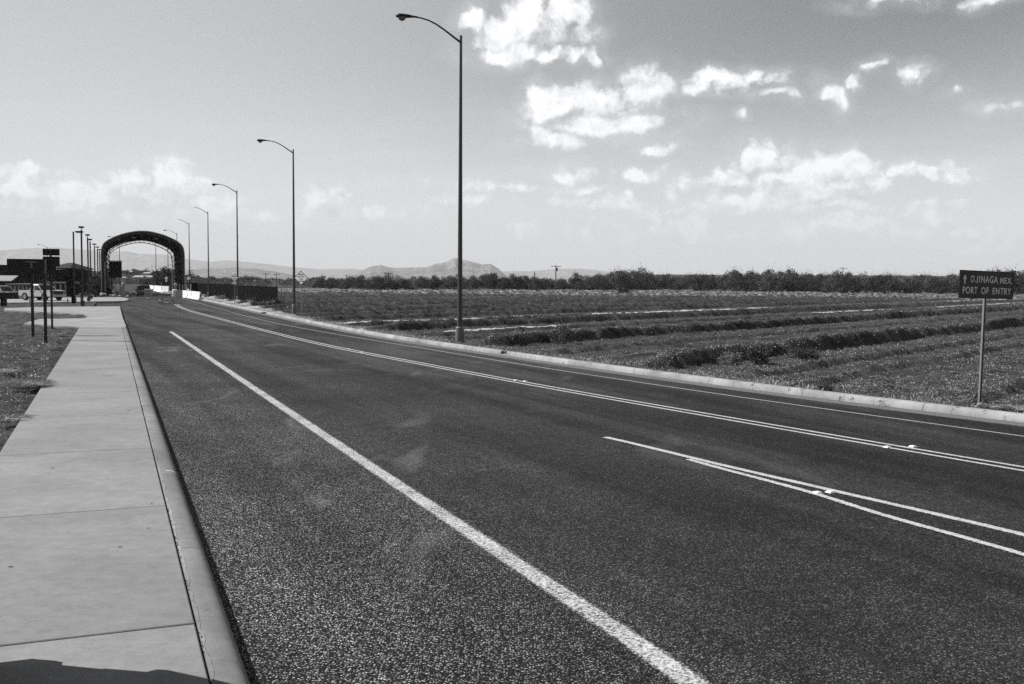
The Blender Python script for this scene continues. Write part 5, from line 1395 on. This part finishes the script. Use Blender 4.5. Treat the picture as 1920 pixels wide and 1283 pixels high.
# ------------------------------------------------------------------ utility poles
def upole(px, D, top, label, arms=1, rz=.2):
    x = xat(px, D); H = zat(top, px, D); root = empty('utility_pole', (x, D, 0), rz, label, 'utility pole', 'utility poles across the plain')
    MB().tube([(0, 0, -.2), (0, 0, H)], [.17, .11], 8).build('pole', M_wood, root, True)
    for k in range(arms):
        ca = MB().box((0, -.14, H-.35-.9*k), (2.6, .1, .13)).build('crossarm', M_wood, root)
        for xx in (-1.2, -.5, .5, 1.2): MB().tube([(xx, -.14, H-.28-.9*k), (xx, -.14, H-.12-.9*k)], .05, 6).build('insulator', M_dkm, ca)
    return root
upole(498.5, 330, 512, 'left of two utility poles behind the fence')
upole(518, 345, 513, 'right of two utility poles behind the fence')
upole(650, 420, 515.5, 'faint utility pole above the bushes right of the bridge sign')
upole(728.5, 285, 510.5, 'utility pole in the tree line below the mountain')
o = upole(1042, 262, 497.5, 'tallest utility pole with a transformer, left of the loose mesquite')
MB().tube([(.25, -.1, zat(506, 1042, 262)-.4), (.25, -.1, zat(506, 1042, 262)+.5)], .25, 10).build('transformer', M_pole, o)
upole(1580, 330, 501.5, 'utility pole above the tree line left of the port sign')
upole(1002, 258, 510, 'bare pole without a crossarm left of the tallest one', 0)
upole(358, 420, 506, 'utility pole with stacked crossarms behind the fifth lamp', 3)

# road studs beside the lines
def stud(px, py, label):
    x, y = at(px, py); o = MB()
    o.add([(-.055, -.05, 0), (.055, -.05, 0), (.055, .05, 0), (-.055, .05, 0), (-.03, -.035, .02), (.03, -.035, .02), (.03, .035, .02), (-.03, .035, .02)], [(0, 1, 5, 4), (1, 2, 6, 5), (2, 3, 7, 6), (3, 0, 4, 7), (4, 5, 6, 7)])
    ob = o.build('road_stud', M_stud); ob.location = (x, y, .004); ob.rotation_euler = (0, 0, rad(25)); tag(ob, label, 'road stud', 'raised markers on the road lines')
for a_ in [(1533, 925.5, 'raised white marker left of its pair between the splitting lines'), (1558, 924, 'raised white marker right of its pair between the splitting lines'), (1664, 839.5, 'raised marker below the double line at right'), (1712, 838.5, 'raised marker on the double line at right'),
           (968, 714, 'raised marker below the double line mid-picture'), (985, 716, 'raised marker on the double line mid-picture'), (655, 655, 'far raised marker on the double line'), (680, 661.5, 'far raised marker right of another on the double line')]: stud(*a_)
x_, y_ = at(494, 588, .15)
tag(MB().box((0, 0, .03), (.42, .2, .06), rz=.2).box((.05, .03, .07), (.24, .12, .05), rz=.5).build('rubber_scrap', M_blk, bevel=.02), 'black scrap of rubber lying on the far kerb', 'scrap').location = (x_, y_, .15)

# ------------------------------------------------------------------ haze
HZ = bpy.data.materials.new('haze'); HZ.use_nodes = True; ht = HZ.node_tree; ht.nodes.clear()
hv = ht.nodes.new('ShaderNodeVolumePrincipled'); hv.inputs['Color'].default_value = (.97, .98, 1, 1); hv.inputs['Density'].default_value = 7e-5; hv.inputs['Anisotropy'].default_value = .0
hout = ht.nodes.new('ShaderNodeOutputMaterial'); ht.links.new(hv.outputs[0], hout.inputs['Volume'])
S_ = 23000
hb = MB().box((0, 0, 500), (2*S_, 2*S_, 1100)).build('haze', HZ)
tag(hb, 'thin desert haze over the whole plain', 'haze', kind='stuff')
hb.location.z = -45
print('objects', len(bpy.data.objects))
